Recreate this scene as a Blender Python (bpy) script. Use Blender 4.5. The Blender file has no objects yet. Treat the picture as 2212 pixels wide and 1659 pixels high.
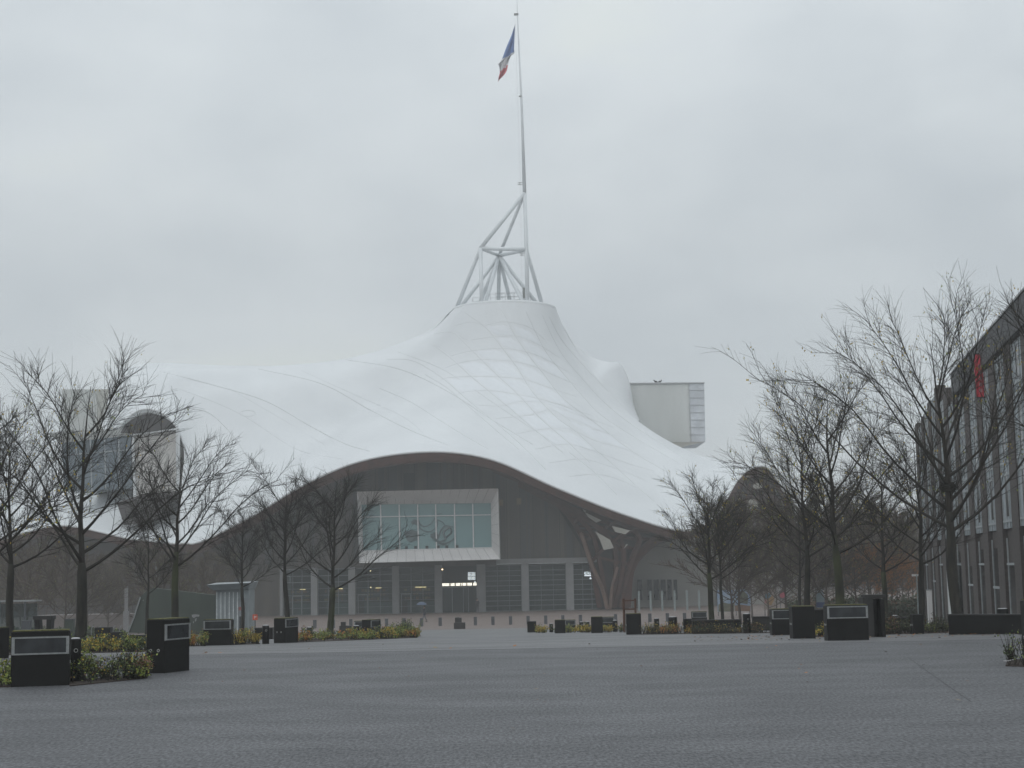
import bpy, bmesh, math, random
from mathutils import Vector, Matrix
from mathutils.bvhtree import BVHTree
R = math.radians
C = bpy.context.scene.collection
# ---------------------------------------------------------------- camera
FPX, CX, CY = 3400.0, 1106.0, 829.5          # focal length and centre, in 2212-wide measuring pixels
PITCH, ROLL, EYE = R(6.78), R(1.1), 1.6
f0 = Vector((0, math.cos(PITCH), math.sin(PITCH))); u0 = Vector((0, -math.sin(PITCH), math.cos(PITCH))); r0 = Vector((1, 0, 0))
cr = r0*math.cos(ROLL) - u0*math.sin(ROLL); cu = r0*math.sin(ROLL) + u0*math.cos(ROLL)
cam = bpy.data.objects.new('camera', bpy.data.cameras.new('camera')); C.objects.link(cam)
cam.matrix_world = Matrix(((cr.x, cu.x, -f0.x, 0), (cr.y, cu.y, -f0.y, 0), (cr.z, cu.z, -f0.z, EYE), (0, 0, 0, 1)))
cam.data.sensor_width = 36; cam.data.lens = 36*FPX/2212; cam.data.clip_end = 3000; cam.data.clip_start = .1
S = bpy.context.scene; S.camera = cam
# ---------------------------------------------------------------- sky, sun, exposure
W = bpy.data.worlds.new('World'); S.world = W; W.use_nodes = True
nt = W.node_tree; N = nt.nodes; N.clear(); L = nt.links
def nd(t, **k):
    n = N.new(t)
    for a, b in k.items(): setattr(n, a, b)
    return n
sky = nd('ShaderNodeTexSky', sky_type='NISHITA', sun_disc=False, sun_elevation=R(48), sun_rotation=R(200))
tc = nd('ShaderNodeTexCoord'); mp = nd('ShaderNodeMapping'); mp.inputs['Scale'].default_value = (1.0, 1.0, 1.9); mp.inputs['Location'].default_value = (.62, .3, .9)
no = nd('ShaderNodeTexNoise'); no.inputs['Scale'].default_value = 4.2; no.inputs['Detail'].default_value = 6; no.inputs['Roughness'].default_value = .48
rm = nd('ShaderNodeValToRGB'); rm.color_ramp.interpolation = 'B_SPLINE'
rm.color_ramp.elements[0].position = .34; rm.color_ramp.elements[0].color = (.69, .758, .812, 1)
rm.color_ramp.elements[1].position = .64; rm.color_ramp.elements[1].color = (.97, 1.035, 1.065, 1)
sx = nd('ShaderNodeSeparateXYZ'); mr = nd('ShaderNodeMapRange'); mr.inputs[1].default_value = 0; mr.inputs[2].default_value = 1; mr.inputs[3].default_value = 7.3; mr.inputs[4].default_value = 11.8
ml = nd('ShaderNodeVectorMath', operation='SCALE'); mx = nd('ShaderNodeMixRGB'); mx.inputs[0].default_value = .95
bg = nd('ShaderNodeBackground'); bg.inputs[1].default_value = .1; wo = nd('ShaderNodeOutputWorld')
L.new(tc.outputs['Generated'], mp.inputs[0]); L.new(mp.outputs[0], no.inputs[0]); L.new(no.outputs[0], rm.inputs[0])
L.new(tc.outputs['Generated'], sx.inputs[0]); L.new(sx.outputs[2], mr.inputs[0])
L.new(rm.outputs[0], ml.inputs[0]); L.new(mr.outputs[0], ml.inputs['Scale'])
L.new(sky.outputs[0], mx.inputs[1]); L.new(ml.outputs[0], mx.inputs[2]); L.new(mx.outputs[0], bg.inputs[0]); L.new(bg.outputs[0], wo.inputs[0])
sun = bpy.data.objects.new('sun', bpy.data.lights.new('sun', 'SUN')); C.objects.link(sun)
sun.data.energy = .5; sun.data.angle = R(40); sun.data.color = (1, .98, .95)
sun.rotation_euler = (R(42), 0, R(-20)); sun.location = (0, 0, 120)
S.view_settings.view_transform = 'Standard'; S.view_settings.look = 'None'; S.view_settings.exposure = 0; S.view_settings.gamma = 1
S.cycles.max_bounces = 6; S.cycles.transparent_max_bounces = 24; S.cycles.use_denoising = True

# ---------------------------------------------------------------- geometry helpers
def gz(Y): return 0.0 if Y < 33 else (-(min(Y, 151)-33)*.0305)
def ray(u, v): return f0 + cr*((u-CX)/FPX) - cu*((v-CY)/FPX)
def P(u, v, Y):
    d = ray(u, v); return Vector((d.x/d.y*Y, Y, EYE + d.z/d.y*Y))
def proj(p):
    q = Vector(p) - Vector((0, 0, EYE)); k = q.dot(f0); return CX + FPX*q.dot(cr)/k, CY - FPX*q.dot(cu)/k
def G(u, Y, z=None):
    """point on the ground at depth Y that is seen in image column u"""
    z = gz(Y) if z is None else z; v = 1340
    for _ in range(6):
        p = P(u, v, Y); v += (p.z - z)/Y*FPX
    p = P(u, v, Y); p.z = z; return p
class MB:
    def __init__(s): s.v = []; s.f = []; s.m = []
    def add(s, vs, fs, mi=0):
        b = len(s.v); s.v += [tuple(x) for x in vs]; s.f += [tuple(b+i for i in f) for f in fs]; s.m += [mi]*len(fs); return s
    def box(s, c, d, rz=0, mi=0):
        c = Vector(c); a = math.cos(rz); b = math.sin(rz); vs = []
        for z in (-.5, .5):
            for x, y in ((-.5, -.5), (.5, -.5), (.5, .5), (-.5, .5)):
                X, Y = x*d[0], y*d[1]; vs.append(c + Vector((X*a-Y*b, X*b+Y*a, z*d[2])))
        return s.add(vs, [(3,2,1,0),(4,5,6,7),(0,1,5,4),(1,2,6,5),(2,3,7,6),(3,0,4,7)], mi)
    def tube(s, pts, rad, n=6, cap=True, mi=0):
        pts = [Vector(p) for p in pts]
        if isinstance(rad, (int, float)): rad = [rad]*len(pts)
        vs = []; up = None
        for i, p in enumerate(pts):
            t = (pts[min(i+1, len(pts)-1)] - pts[max(i-1, 0)]).normalized()
            if up is None: up = t.orthogonal().normalized()
            up = (up - t*up.dot(t))
            up = up.normalized() if up.length > 1e-6 else t.orthogonal().normalized()
            w = t.cross(up)
            for k in range(n):
                a = 2*math.pi*k/n; vs.append(p + (up*math.cos(a) + w*math.sin(a))*rad[i])
        fs = [(i*n+k, i*n+(k+1)%n, (i+1)*n+(k+1)%n, (i+1)*n+k) for i in range(len(pts)-1) for k in range(n)]
        if cap: fs += [tuple(range(n))[::-1], tuple((len(pts)-1)*n+k for k in range(n))]
        return s.add(vs, fs, mi)
    def grid(s, rows, mi=0, closed=False):
        n = len(rows[0]); vs = [p for r in rows for p in r]
        fs = [(i*n+k, i*n+(k+1)%n, (i+1)*n+(k+1)%n, (i+1)*n+k) for i in range(len(rows)-1) for k in range(n if closed else n-1)]
        return s.add(vs, fs, mi)
    def prism(s, poly, off, mi=0):
        n = len(poly); off = Vector(off); poly = [Vector(p) for p in poly]
        return s.add(poly + [p+off for p in poly], [tuple(range(n)), tuple(range(2*n-1, n-1, -1))] + [(i, n+i, n+(i+1) % n, (i+1) % n) for i in range(n)], mi)
    def lathe(s, c, prof, n=16, mi=0):
        c = Vector(c); return s.grid([[c+Vector((r*math.cos(2*math.pi*k/n), r*math.sin(2*math.pi*k/n), z)) for k in range(n)] for r, z in prof], mi, True)
    def build(s, name, mats, parent=None, smooth=False, label=None, cat=None, group=None, kind=None, org=None):
        me = bpy.data.meshes.new(name)
        o = bpy.data.objects.new(name, me); C.objects.link(o)
        vs = s.v
        if parent is not None and org is None: org = parent.matrix_basis.inverted() if parent.parent is None else None
        if isinstance(org, Matrix): vs = [org @ Vector(v) for v in vs]
        elif org is not None: vs = [Vector(v)-Vector(org) for v in vs]; 
        me.from_pydata([tuple(v) for v in vs], [], s.f)
        mats = mats if isinstance(mats, (list, tuple)) else [mats]
        for m in mats: me.materials.append(m)
        if len(mats) > 1: me.polygons.foreach_set('material_index', s.m)
        if smooth: me.polygons.foreach_set('use_smooth', [True]*len(s.f))
        me.update(); o.parent = parent
        if parent is None and org is not None: o.location = Vector(org)
        tag(o, label, cat, group, kind); return o
def tag(o, label=None, cat=None, group=None, kind=None):
    for k, v in (('label', label), ('category', cat), ('group', group), ('kind', kind)):
        if v: o[k] = v
def thing(name, loc, rz=0, label=None, cat=None, group=None):
    o = bpy.data.objects.new(name, None); C.objects.link(o); o.matrix_basis = Matrix.Translation(Vector(loc)) @ Matrix.Rotation(rz, 4, 'Z')
    o.location = loc; o.rotation_euler = (0, 0, rz); o.empty_display_size = .3; tag(o, label, cat, group); return o
LOC = Matrix.Identity(4)
def copy_tree(o, parent=None):
    c = o.copy(); C.objects.link(c); c.parent = parent
    for ch in list(o.children): copy_tree(ch, c)
    return c
def cr1(p0, p1, p2, p3, t):
    return .5*((2*p1) + (p2-p0)*t + (2*p0-5*p1+4*p2-p3)*t*t + (3*p1-p0-3*p2+p3)*t**3)
def spline(pts, n):
    """Catmull-Rom through pts, n samples"""
    out = []; m = len(pts)-1; pts = [Vector(p) for p in pts]
    for i in range(n):
        x = i/(n-1)*m; k = min(int(x), m-1); t = x-k
        a = pts[k-1] if k > 0 else 2*pts[0]-pts[1]; d = pts[k+2] if k+2 <= m else 2*pts[m]-pts[m-1]
        out.append(cr1(a, pts[k], pts[k+1], d, t))
    return out
# ---------------------------------------------------------------- materials
def mat(name, col, rough=.7, noise=None, metal=0, bump=0, scale=6, col2=None, spec=.5, coords='Object', detail=6, stretch=None, trans=None, contrast=(.35, .65)):
    m = bpy.data.materials.new(name); m.use_nodes = True; t = m.node_tree; b = t.nodes['Principled BSDF']
    b.inputs['Roughness'].default_value = rough; b.inputs['Metallic'].default_value = metal; b.inputs['Specular IOR Level'].default_value = spec
    c2 = col2 or tuple(c*.75 for c in col)
    tx = t.nodes.new('ShaderNodeTexCoord'); ns = t.nodes.new('ShaderNodeTexNoise'); ns.inputs['Scale'].default_value = scale; ns.inputs['Detail'].default_value = detail
    mpn = t.nodes.new('ShaderNodeMapping')
    if stretch: mpn.inputs['Scale'].default_value = stretch
    t.links.new(tx.outputs[coords], mpn.inputs[0]); t.links.new(mpn.outputs[0], ns.inputs['Vector'])
    rp = t.nodes.new('ShaderNodeValToRGB'); rp.color_ramp.elements[0].position = contrast[0]; rp.color_ramp.elements[1].position = contrast[1]
    rp.color_ramp.elements[0].color = (*c2, 1); rp.color_ramp.elements[1].color = (*col, 1)
    t.links.new(ns.outputs[0], rp.inputs[0]); t.links.new(rp.outputs[0], b.inputs['Base Color'])
    if bump:
        bp = t.nodes.new('ShaderNodeBump'); bp.inputs['Strength'].default_value = bump; bp.inputs['Distance'].default_value = .02
        t.links.new(ns.outputs[0], bp.inputs['Height']); t.links.new(bp.outputs[0], b.inputs['Normal'])
    return m
def emis(name, col, st):
    m = bpy.data.materials.new(name); m.use_nodes = True; b = m.node_tree.nodes['Principled BSDF']
    b.inputs['Base Color'].default_value = (*col, 1); b.inputs['Emission Color'].default_value = (*col, 1); b.inputs['Emission Strength'].default_value = st; return m
def glass(name, tint, mixv=.35, rough=.08):
    m = bpy.data.materials.new(name); m.use_nodes = True; t = m.node_tree; t.nodes.clear()
    o = t.nodes.new('ShaderNodeOutputMaterial'); a = t.nodes.new('ShaderNodeBsdfTransparent'); g = t.nodes.new('ShaderNodeBsdfPrincipled'); mixn = t.nodes.new('ShaderNodeMixShader')
    a.inputs[0].default_value = (*tint, 1); g.inputs['Base Color'].default_value = (.05, .07, .075, 1); g.inputs['Roughness'].default_value = rough
    mixn.inputs[0].default_value = mixv; t.links.new(a.outputs[0], mixn.inputs[1]); t.links.new(g.outputs[0], mixn.inputs[2]); t.links.new(mixn.outputs[0], o.inputs[0]); return m
M = {}
def membrane_mat():
    m = mat('white_membrane', (.755, .775, .79), .5, scale=.16, col2=(.70, .72, .735), detail=8)
    return m
M['membrane'] = membrane_mat()
M['seam'] = mat('grey_seam', (.72, .735, .745), .7, scale=1, col2=(.69, .70, .71))
M['timber'] = mat('red_brown_timber', (.075, .024, .014), .85, scale=1.2, col2=(.046, .016, .010), stretch=(1, 1, 1))
M['timber2'] = mat('lit_timber', (.16, .095, .07), .6, scale=1.2, col2=(.10, .06, .045))  # lighter copy of the timber, light on a lath painted into it
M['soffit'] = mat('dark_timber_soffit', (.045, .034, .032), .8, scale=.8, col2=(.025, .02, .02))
M['cream'] = mat('cream_lining', (.36, .35, .31), .8, scale=.5, col2=(.32, .31, .28))
M['white'] = mat('white_panel', (.60, .585, .58), .5, scale=.4, col2=(.55, .535, .53))
M['steel'] = mat('white_painted_steel', (.74, .77, .79), .4, scale=.6, col2=(.66, .69, .71))
M['column'] = mat('pale_concrete', (.26, .26, .265), .7, scale=1, col2=(.22, .22, .225))
M['facade'] = mat('grey_polycarbonate', (.080, .066, .053), .45, scale=.5, col2=(.052, .044, .037), stretch=(2, 1, .15), coords='Object')
M['joint'] = mat('dark_joint', (.02, .02, .022), .6)
M['dark'] = mat('dark_recess', (.03, .03, .032), .8)
M['room'] = mat('interior_wall', (.16, .14, .11), .9, scale=.5, col2=(.08, .08, .07))
M['greywall'] = mat('grey_render', (.26, .25, .235), .9, scale=.3, col2=(.22, .215, .20))
M['teal'] = mat('teal_blind', (.17, .27, .275), .25, scale=.15, col2=(.14, .23, .24))
M['art'] = mat('grey_print', (.085, .12, .125), .4, scale=2)
M['art2'] = mat('black_print', (.015, .02, .02), .4, scale=2)
M['glass'] = glass('shop_glass', (.80, .86, .86), .25)
M['granite'] = mat('black_granite', (.0095, .009, .0085), .5, scale=60, col2=(.004, .004, .004), bump=.15, spec=.2)
M['granite2'] = mat('grey_granite', (.035, .033, .032), .6, scale=40, col2=(.022, .021, .021), spec=.25)
M['alu'] = mat('aluminium_frame', (.27, .28, .28), .45, metal=.3, scale=20)
M['pane'] = mat('smoked_pane', (.008, .009, .010), .16, scale=3, col2=(.035, .038, .042), stretch=(1, 1, .6))
M['cap'] = mat('pale_cap', (.5, .5, .52), .3, scale=10)
M['moss'] = mat('moss', (.13, .12, .03), 1, scale=30, col2=(.05, .055, .02), bump=.5)
M['bark'] = mat('dark_bark', (.034, .031, .023), .9, scale=9, col2=(.012, .011, .010), bump=.6, stretch=(1, 1, .25))
M['bark2'] = mat('mossy_bark', (.05, .058, .022), .9, scale=3, col2=(.02, .018, .014), bump=.6, stretch=(1, 1, .35))
M['twig'] = mat('dark_twig', (.03, .025, .018), .9, scale=3, col2=(.018, .015, .012))
M['twig2'] = mat('brown_twig', (.09, .065, .05), .9, scale=3, col2=(.06, .045, .038))
for k, c in {'leaf_y': (.46, .33, .04), 'leaf_g': (.22, .27, .05), 'leaf_o': (.44, .17, .03), 'leaf_b': (.15, .07, .03), 'leaf_d': (.045, .065, .022)}.items():
    M[k] = mat('foliage_'+k[-1], c, .6, scale=4, col2=tuple(x*.6 for x in c))
M['soil'] = mat('leafy_soil', (.045, .03, .022), 1, scale=14, col2=(.02, .015, .012), bump=.8)

def paving(name, c1, c2, rough, sc=55, patch=(.10, .55)):
    m = bpy.data.materials.new(name); m.use_nodes = True; t = m.node_tree; b = t.nodes['Principled BSDF']; n = t.nodes; l = t.links
    tx = n.new('ShaderNodeTexCoord')
    g = n.new('ShaderNodeTexNoise'); g.inputs['Scale'].default_value = sc; g.inputs['Detail'].default_value = 2; g.inputs['Roughness'].default_value = .75
    p = n.new('ShaderNodeTexNoise'); p.inputs['Scale'].default_value = patch[1]; p.inputs['Detail'].default_value = 5
    mpn = n.new('ShaderNodeMapping'); mpn.inputs['Scale'].default_value = (.6, 1, 1)
    mg = n.new('ShaderNodeMapping'); mg.inputs['Scale'].default_value = (1, .30, 1); l.new(tx.outputs['Object'], mg.inputs[0]); l.new(mg.outputs[0], g.inputs[0]); l.new(tx.outputs['Object'], mpn.inputs[0]); l.new(mpn.outputs[0], p.inputs[0])
    rp = n.new('ShaderNodeValToRGB'); rp.color_ramp.elements[0].position = .37; rp.color_ramp.elements[1].position = .64
    rp.color_ramp.elements[0].color = (*c2, 1); rp.color_ramp.elements[1].color = (*c1, 1); l.new(g.outputs[0], rp.inputs[0])
    mr = n.new('ShaderNodeMapRange'); mr.inputs[1].default_value = .35; mr.inputs[2].default_value = .65; mr.inputs[3].default_value = .92; mr.inputs[4].default_value = 1.08
    l.new(p.outputs[0], mr.inputs[0]); vm = n.new('ShaderNodeVectorMath'); vm.operation = 'SCALE'; l.new(rp.outputs[0], vm.inputs[0]); l.new(mr.outputs[0], vm.inputs['Scale']); l.new(vm.outputs[0], b.inputs['Base Color'])
    m2 = n.new('ShaderNodeMapRange'); m2.inputs[1].default_value = .35; m2.inputs[2].default_value = .65; m2.inputs[3].default_value = rough+.06; m2.inputs[4].default_value = rough-.04
    l.new(p.outputs[0], m2.inputs[0]); l.new(m2.outputs[0], b.inputs['Roughness'])
    bp = n.new('ShaderNodeBump'); bp.inputs['Strength'].default_value = .35; bp.inputs['Distance'].default_value = .006; l.new(g.outputs[0], bp.inputs['Height']); l.new(bp.outputs[0], b.inputs['Normal'])
    return m
M['asphalt'] = paving('grey_plaza_asphalt', (.130, .133, .142), (.022, .022, .025), .62, sc=31, patch=(.1, .8))
M['concrete'] = paving('pale_plaza_asphalt', (.155, .154, .160), (.07, .07, .073), .55, sc=22)
M['pink'] = paving('pinkish_paving', (.185, .14, .122), (.125, .095, .083), .7, sc=6)
M['earth'] = paving('earth', (.12, .11, .09), (.07, .065, .05), .9, sc=3)

# ---------------------------------------------------------------- ground
def strip(name, y0, y1, x0, x1, m, dz, kind='structure', label=None):
    b = MB(); ys = sorted(set([y0, y1] + [y for y in (33, 151) if y0 < y < y1])); nx = 8
    b.grid([[(x0+(x1-x0)*i/nx, y, gz(y)+dz) for i in range(nx+1)] for y in ys]); return b.build(name, m, kind=kind, label=label)
strip('ground', -60, 1200, -900, 900, M['earth'], -.012)
strip('plaza_paving', -50, 33, -70, 70, M['asphalt'], 0)
strip('promenade', 33.04, 115, -90, 90, M['concrete'], 0)
strip('forecourt', 115, 330, -130, 130, M['pink'], 0)
b = MB(); b.box((0, 33.02, -.004), (140, .05, .012)); b.build('drainage_channel', M['dark'], kind='structure')
# saw-cut joints in the asphalt
b = MB()
def crack(pts, w=.012):
    for (a, ya), (c, yc) in zip(pts, pts[1:]):
        p, q = G(a, ya), G(c, yc); d = (q-p); nrm = Vector((-d.y, d.x, 0)).normalized()*w
        b.add([p+nrm+Vector((0, 0, .004)), p-nrm+Vector((0, 0, .004)), q-nrm+Vector((0, 0, .004)), q+nrm+Vector((0, 0, .004))], [(0, 1, 2, 3)])
crack([(1960, 27.5), (2075, 19.5), (2100, 18.4)], .0035); crack([(400, 26.2), (1000, 26.0), (1500, 25.9)], .008)
b.build('expansion_joint', mat('joint_filler', (.05, .05, .054), .8), kind='structure')

# ---------------------------------------------------------------- the museum
mus = thing('museum_building', G(1100, 215), 0, 'museum with undulating white tent roof, big window box and tall white spire', 'museum')
def mb(b, name, mats, parent=None, **k):   # build a museum part in museum space
    return b.build(name, mats, parent or mus, org=Matrix.Translation(-mus.location), **k)
# roof control net: (u, v, depth) from ring to eave
RC = P(1089, 671, 240); RR = 8.05
def ringpt(a): return Vector((RC.x+RR*math.cos(R(a)), RC.y+RR*math.sin(R(a)), RC.z))
net = [
 (200, [(900,738,252),(720,806,254),(520,812,250),(300,818,243),(228,905,238)]),
 (187, [(903,726,244),(720,785,246),(500,798,244),(268,807,236),(236,962,226)]),
 (184, [(908,726,242),(732,780,243),(525,796,241),(310,806,233),(266,912,224)]),
 (181, [(912,727,241),(742,776,240),(560,794,237),(375,812,229),(312,883,222)]),
 (200, [(918,735,238),(770,786,237),(592,812,233),(425,838,228),(366,903,221)]),
 (200+20, [(925,745,236),(800,796,234),(640,832,230),(480,868,226),(399,968,221)]),
 (226, [(925,760,235),(825,825,232),(680,880,227),(530,955,221),(394,1060,216)]),
 (232, [(935,775,234),(840,855,230),(710,930,224),(560,1040,214),(402,1172,207)]),
 (240, [(950,778,233),(860,858,228),(755,930,219),(650,1008,209),(530,1122,200)]),
 (246, [(968,775,232),(895,855,226),(812,925,216),(730,990,206),(650,1050,198)]),
 (252, [(992,772,231),(940,850,224),(885,912,214),(835,960,204),(780,995,196)]),
 (258, [(1025,770,230),(990,850,223),(962,908,213),(942,950,203),(930,975,195)]),
 (266, [(1075,770,229),(1070,852,222),(1066,915,213),(1064,962,204),(1062,992,196)]),
 (276, [(1125,772,229),(1150,860,222),(1170,935,214),(1187,1003,205),(1200,1052,198)]),
 (288, [(1165,782,230),(1215,878,223),(1265,968,215),(1310,1052,207),(1350,1111,201)]),
 (302, [(1196,788,232),(1268,895,226),(1345,992,219),(1420,1080,211),(1476,1145,205)]),
 (316, [(1208,775,234),(1285,885,230),(1380,970,224),(1480,1045,217),(1545,1113,212)]),
 (330, [(1216,762,236),(1290,868,234),(1385,948,230),(1515,1003,224),(1590,1040,220)]),
 (345, [(1222,748,239),(1285,840,238),(1378,928,236),(1520,990,231),(1627,1009,226)]),
 (357, [(1230,733,242),(1288,815,241),(1383,913,241),(1510,984,237),(1664,1018,233)]),
 (368, [(1229,733,247),(1280,822,250),(1370,930,250),(1500,1000,246),(1712,1110,240)]),
]
rows = []
for a, pts in net:
    rows.append([ringpt(a)] + [P(*p) for p in pts])
# the side of the roof turned away from the camera
back = []
for a, ex, ey, ez in ((20, 46, 256, 8), (50, 40, 278, 9), (85, 8, 290, 14), (120, -36, 284, 8), (150, -66, 262, 10)):
    q = ringpt(a); e = Vector((ex*.9, ey, ez)); back.append([q] + [q.lerp(e, t) + Vector((0, 0, -9*math.sin(math.pi*t)*(1-t*.4))) for t in (.2, .4, .6, .8, 1)])
full = rows + back; NM = len(full); NT = 26; SUB = 6
cols = [spline(r, NT) for r in full]
surf = []
for i in range(NM):
    for s in range(SUB):
        t = s/SUB; a, b_, c, d = (cols[(i+k) % NM] for k in (-1, 0, 1, 2))
        surf.append([cr1(a[j], b_[j], c[j], d[j], t) for j in range(NT)])
def surf_at(si, tj):
    """point at meridian index si (fractional) and ring-to-eave tj in 0..1"""
    x = (si*SUB) % (NM*SUB); i = int(x); fx = x-i; y = max(0, min(1, tj))*(NT-1); j = min(int(y), NT-2); fy = y-j
    A, B = surf[i], surf[(i+1) % len(surf)]
    return (A[j].lerp(A[j+1], fy)).lerp(B[j].lerp(B[j+1], fy), fx)
roofb = MB(); roofb.grid([[surf[i][j] for i in range(len(surf))] for j in range(NT)], closed=True)
roof = mb(roofb, 'membrane_roof', M['membrane'], smooth=True)
# lower brim at the left, below the second gallery
top = spline([P(*p) for p in [(394,1060,216),(385,1015,226),(330,990,232),(262,975,234),(190,1000,236),(120,1040,238),(50,1085,240),(-60,1140,244)]], 40)
eav = spline([P(*p) for p in [(402,1172,207),(370,1173,207),(332,1168,207.5),(283,1163,208),(225,1150,210),(166,1137,212),(117,1135,214),(60,1148,217),(0,1166,221),(-60,1190,226)]], 40)
bb = MB(); bb.grid([[top[k].lerp(eav[k], t) + Vector((0, 0, -1.6*math.sin(math.pi*t))) for k in range(40)] for t in [i/10 for i in range(11)]])
mb(bb, 'lower_roof_brim', M['membrane'], smooth=True)
# hood over the third gallery, behind the right slope
hd = spline([P(*p) for p in [(1236,748,250),(1262,764,252),(1285,778,253),(1312,785,254),(1338,788,254),(1352,808,254),(1362,838,253),(1369,880,252),(1384,917,250)]], 30)
hin = spline([P(*p) for p in [(1226,748,243),(1236,772,243),(1250,800,243),(1264,820,243),(1285,838,242),(1305,858,242),(1325,880,242),(1350,905,242),(1375,925,243)]], 30)
hb = spline([P(*p) for p in [(1226,752,256),(1250,780,262),(1275,800,262),(1300,810,262),(1320,820,262),(1335,840,262),(1345,870,262),(1352,900,260),(1370,925,256)]], 30)
b = MB(); b.grid([[hin[k].lerp(hd[k], t)+Vector((0, 0, .9*math.sin(math.pi*t*.9))) for k in range(30)] for t in [i/6 for i in range(7)]] + [hb]); mb(b, 'roof_hood', M['membrane'], smooth=True)
# ring cap
b = MB(); b.grid([[Vector((RC.x+(RR+dr)*math.cos(a), RC.y+(RR+dr)*math.sin(a), RC.z+dz)) for a in [2*math.pi*k/48 for k in range(48)]] for dr, dz in ((-.1, -.35), (.03, -.25), (.05, .1), (-.05, .26), (-.5, .38), (-1.6, .3), (-7.9, .25))], closed=True)
mb(b, 'top_ring', M['membrane'], smooth=True)
# seams: traced over the membrane and laid on it
bvh = BVHTree.FromPolygons([tuple(v) for v in roofb.v], roofb.f)
def onroof(u, v):
    d = ray(u, v).normalized(); h = bvh.ray_cast(Vector((0, 0, EYE)), d, 600)
    return None if h[0] is None else h[0] + d*.005
def Z2(pts): return [(864+x*.3662, 648+y*.3662) for x, y in pts]
seams = [([(353,804),(465,833),(575,867),(671,921),(746,959),(800,975)], .10), ([(558,797),(694,829),(797,884),(883,928),(968,962)], .10),
 ([(746,777),(865,798),(968,846),(1060,905),(1150,960)], .09), ([(404,880),(455,894),(507,945),(534,986),(575,1031)], .09),
 ([(300,818),(400,845),(520,895),(640,970),(740,992)], .04), ([(650,800),(760,850),(870,900),(930,950)], .04), ([(860,760),(960,800),(1080,880),(1200,960)], .06),
 ([(480,830),(600,900),(700,960)], .03)]
za = [[(380,70),(510,165),(610,290),(700,410),(780,540),(920,690),(1030,770),(1150,880),(1290,1000)], [(600,60),(620,90),(680,210),(770,340),(850,440),(960,580),(1090,680),(1210,770),(1380,900),(1600,1030)],
 [(745,70),(800,190),(870,320),(960,430),(1080,570),(1200,690),(1450,850),(1640,960)], [(330,200),(480,350),(560,430),(700,560),(830,700),(980,830),(1120,960)],
 [(180,250),(310,350),(420,450),(540,550),(650,640),(800,770),(960,900)], [(840,90),(900,220),(970,340),(1080,470),(1200,600),(1360,730),(1560,860),(1720,960)],
 [(-80,350),(80,360),(250,460),(400,590),(560,720),(720,860),(860,1000)], [(150,440),(280,520),(420,640),(580,780),(700,880)], [(880,100),(950,230),(1040,340),(1140,450),(1250,560),(1420,720)],
 [(-120,520),(60,600),(220,700),(380,800),(520,880)], [(1180,900),(1300,1010),(1420,1120),(1500,1190)], [(1000,900),(1150,1020),(1280,1150)]]
zb = [[(480,155),(620,128),(760,160),(850,230)], [(420,235),(540,218),(700,215),(830,270),(940,340)], [(300,330),(420,300),(600,285),(760,310),(880,360),(1000,430)],
 [(270,400),(350,372),(480,352),(650,360),(770,385),(900,440),(1040,500)], [(230,480),(280,460),(440,450),(600,455),(740,470),(860,510),(1040,570)],
 [(330,560),(400,540),(540,535),(680,555),(850,590),(1000,640),(1130,680)], [(450,620),(600,625),(700,600),(930,612),(1090,690),(1260,750)],
 [(560,700),(760,680),(900,650),(1050,740),(1210,780),(1360,860)], [(680,790),(860,760),(1000,762),(1150,830),(1330,880),(1480,940)], [(800,880),(980,850),(1140,890),(1330,960),(1500,1010)],
 [(880,960),(1080,940),(1260,990),(1460,1070)], [(330,150),(420,130),(500,150)], [(200,200),(300,190),(400,235)], [(1000,1040),(1180,1030),(1360,1090),(1500,1180)]]
def ramp_n(name, m, strength): pass
for pts, w in seams + [(Z2(p), .07) for p in za] + [(Z2(p), .05) for p in zb]:
    sp = spline([Vector((u, v, 0)) for u, v in pts], 40); ok = [q for q in (onroof(p.x, p.y) for p in sp) if q is not None]
    if len(ok) > 4:
        b = MB(); b.tube(ok, w*.75, 6); mb(b, 'seam', M['seam'], roof)
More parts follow.
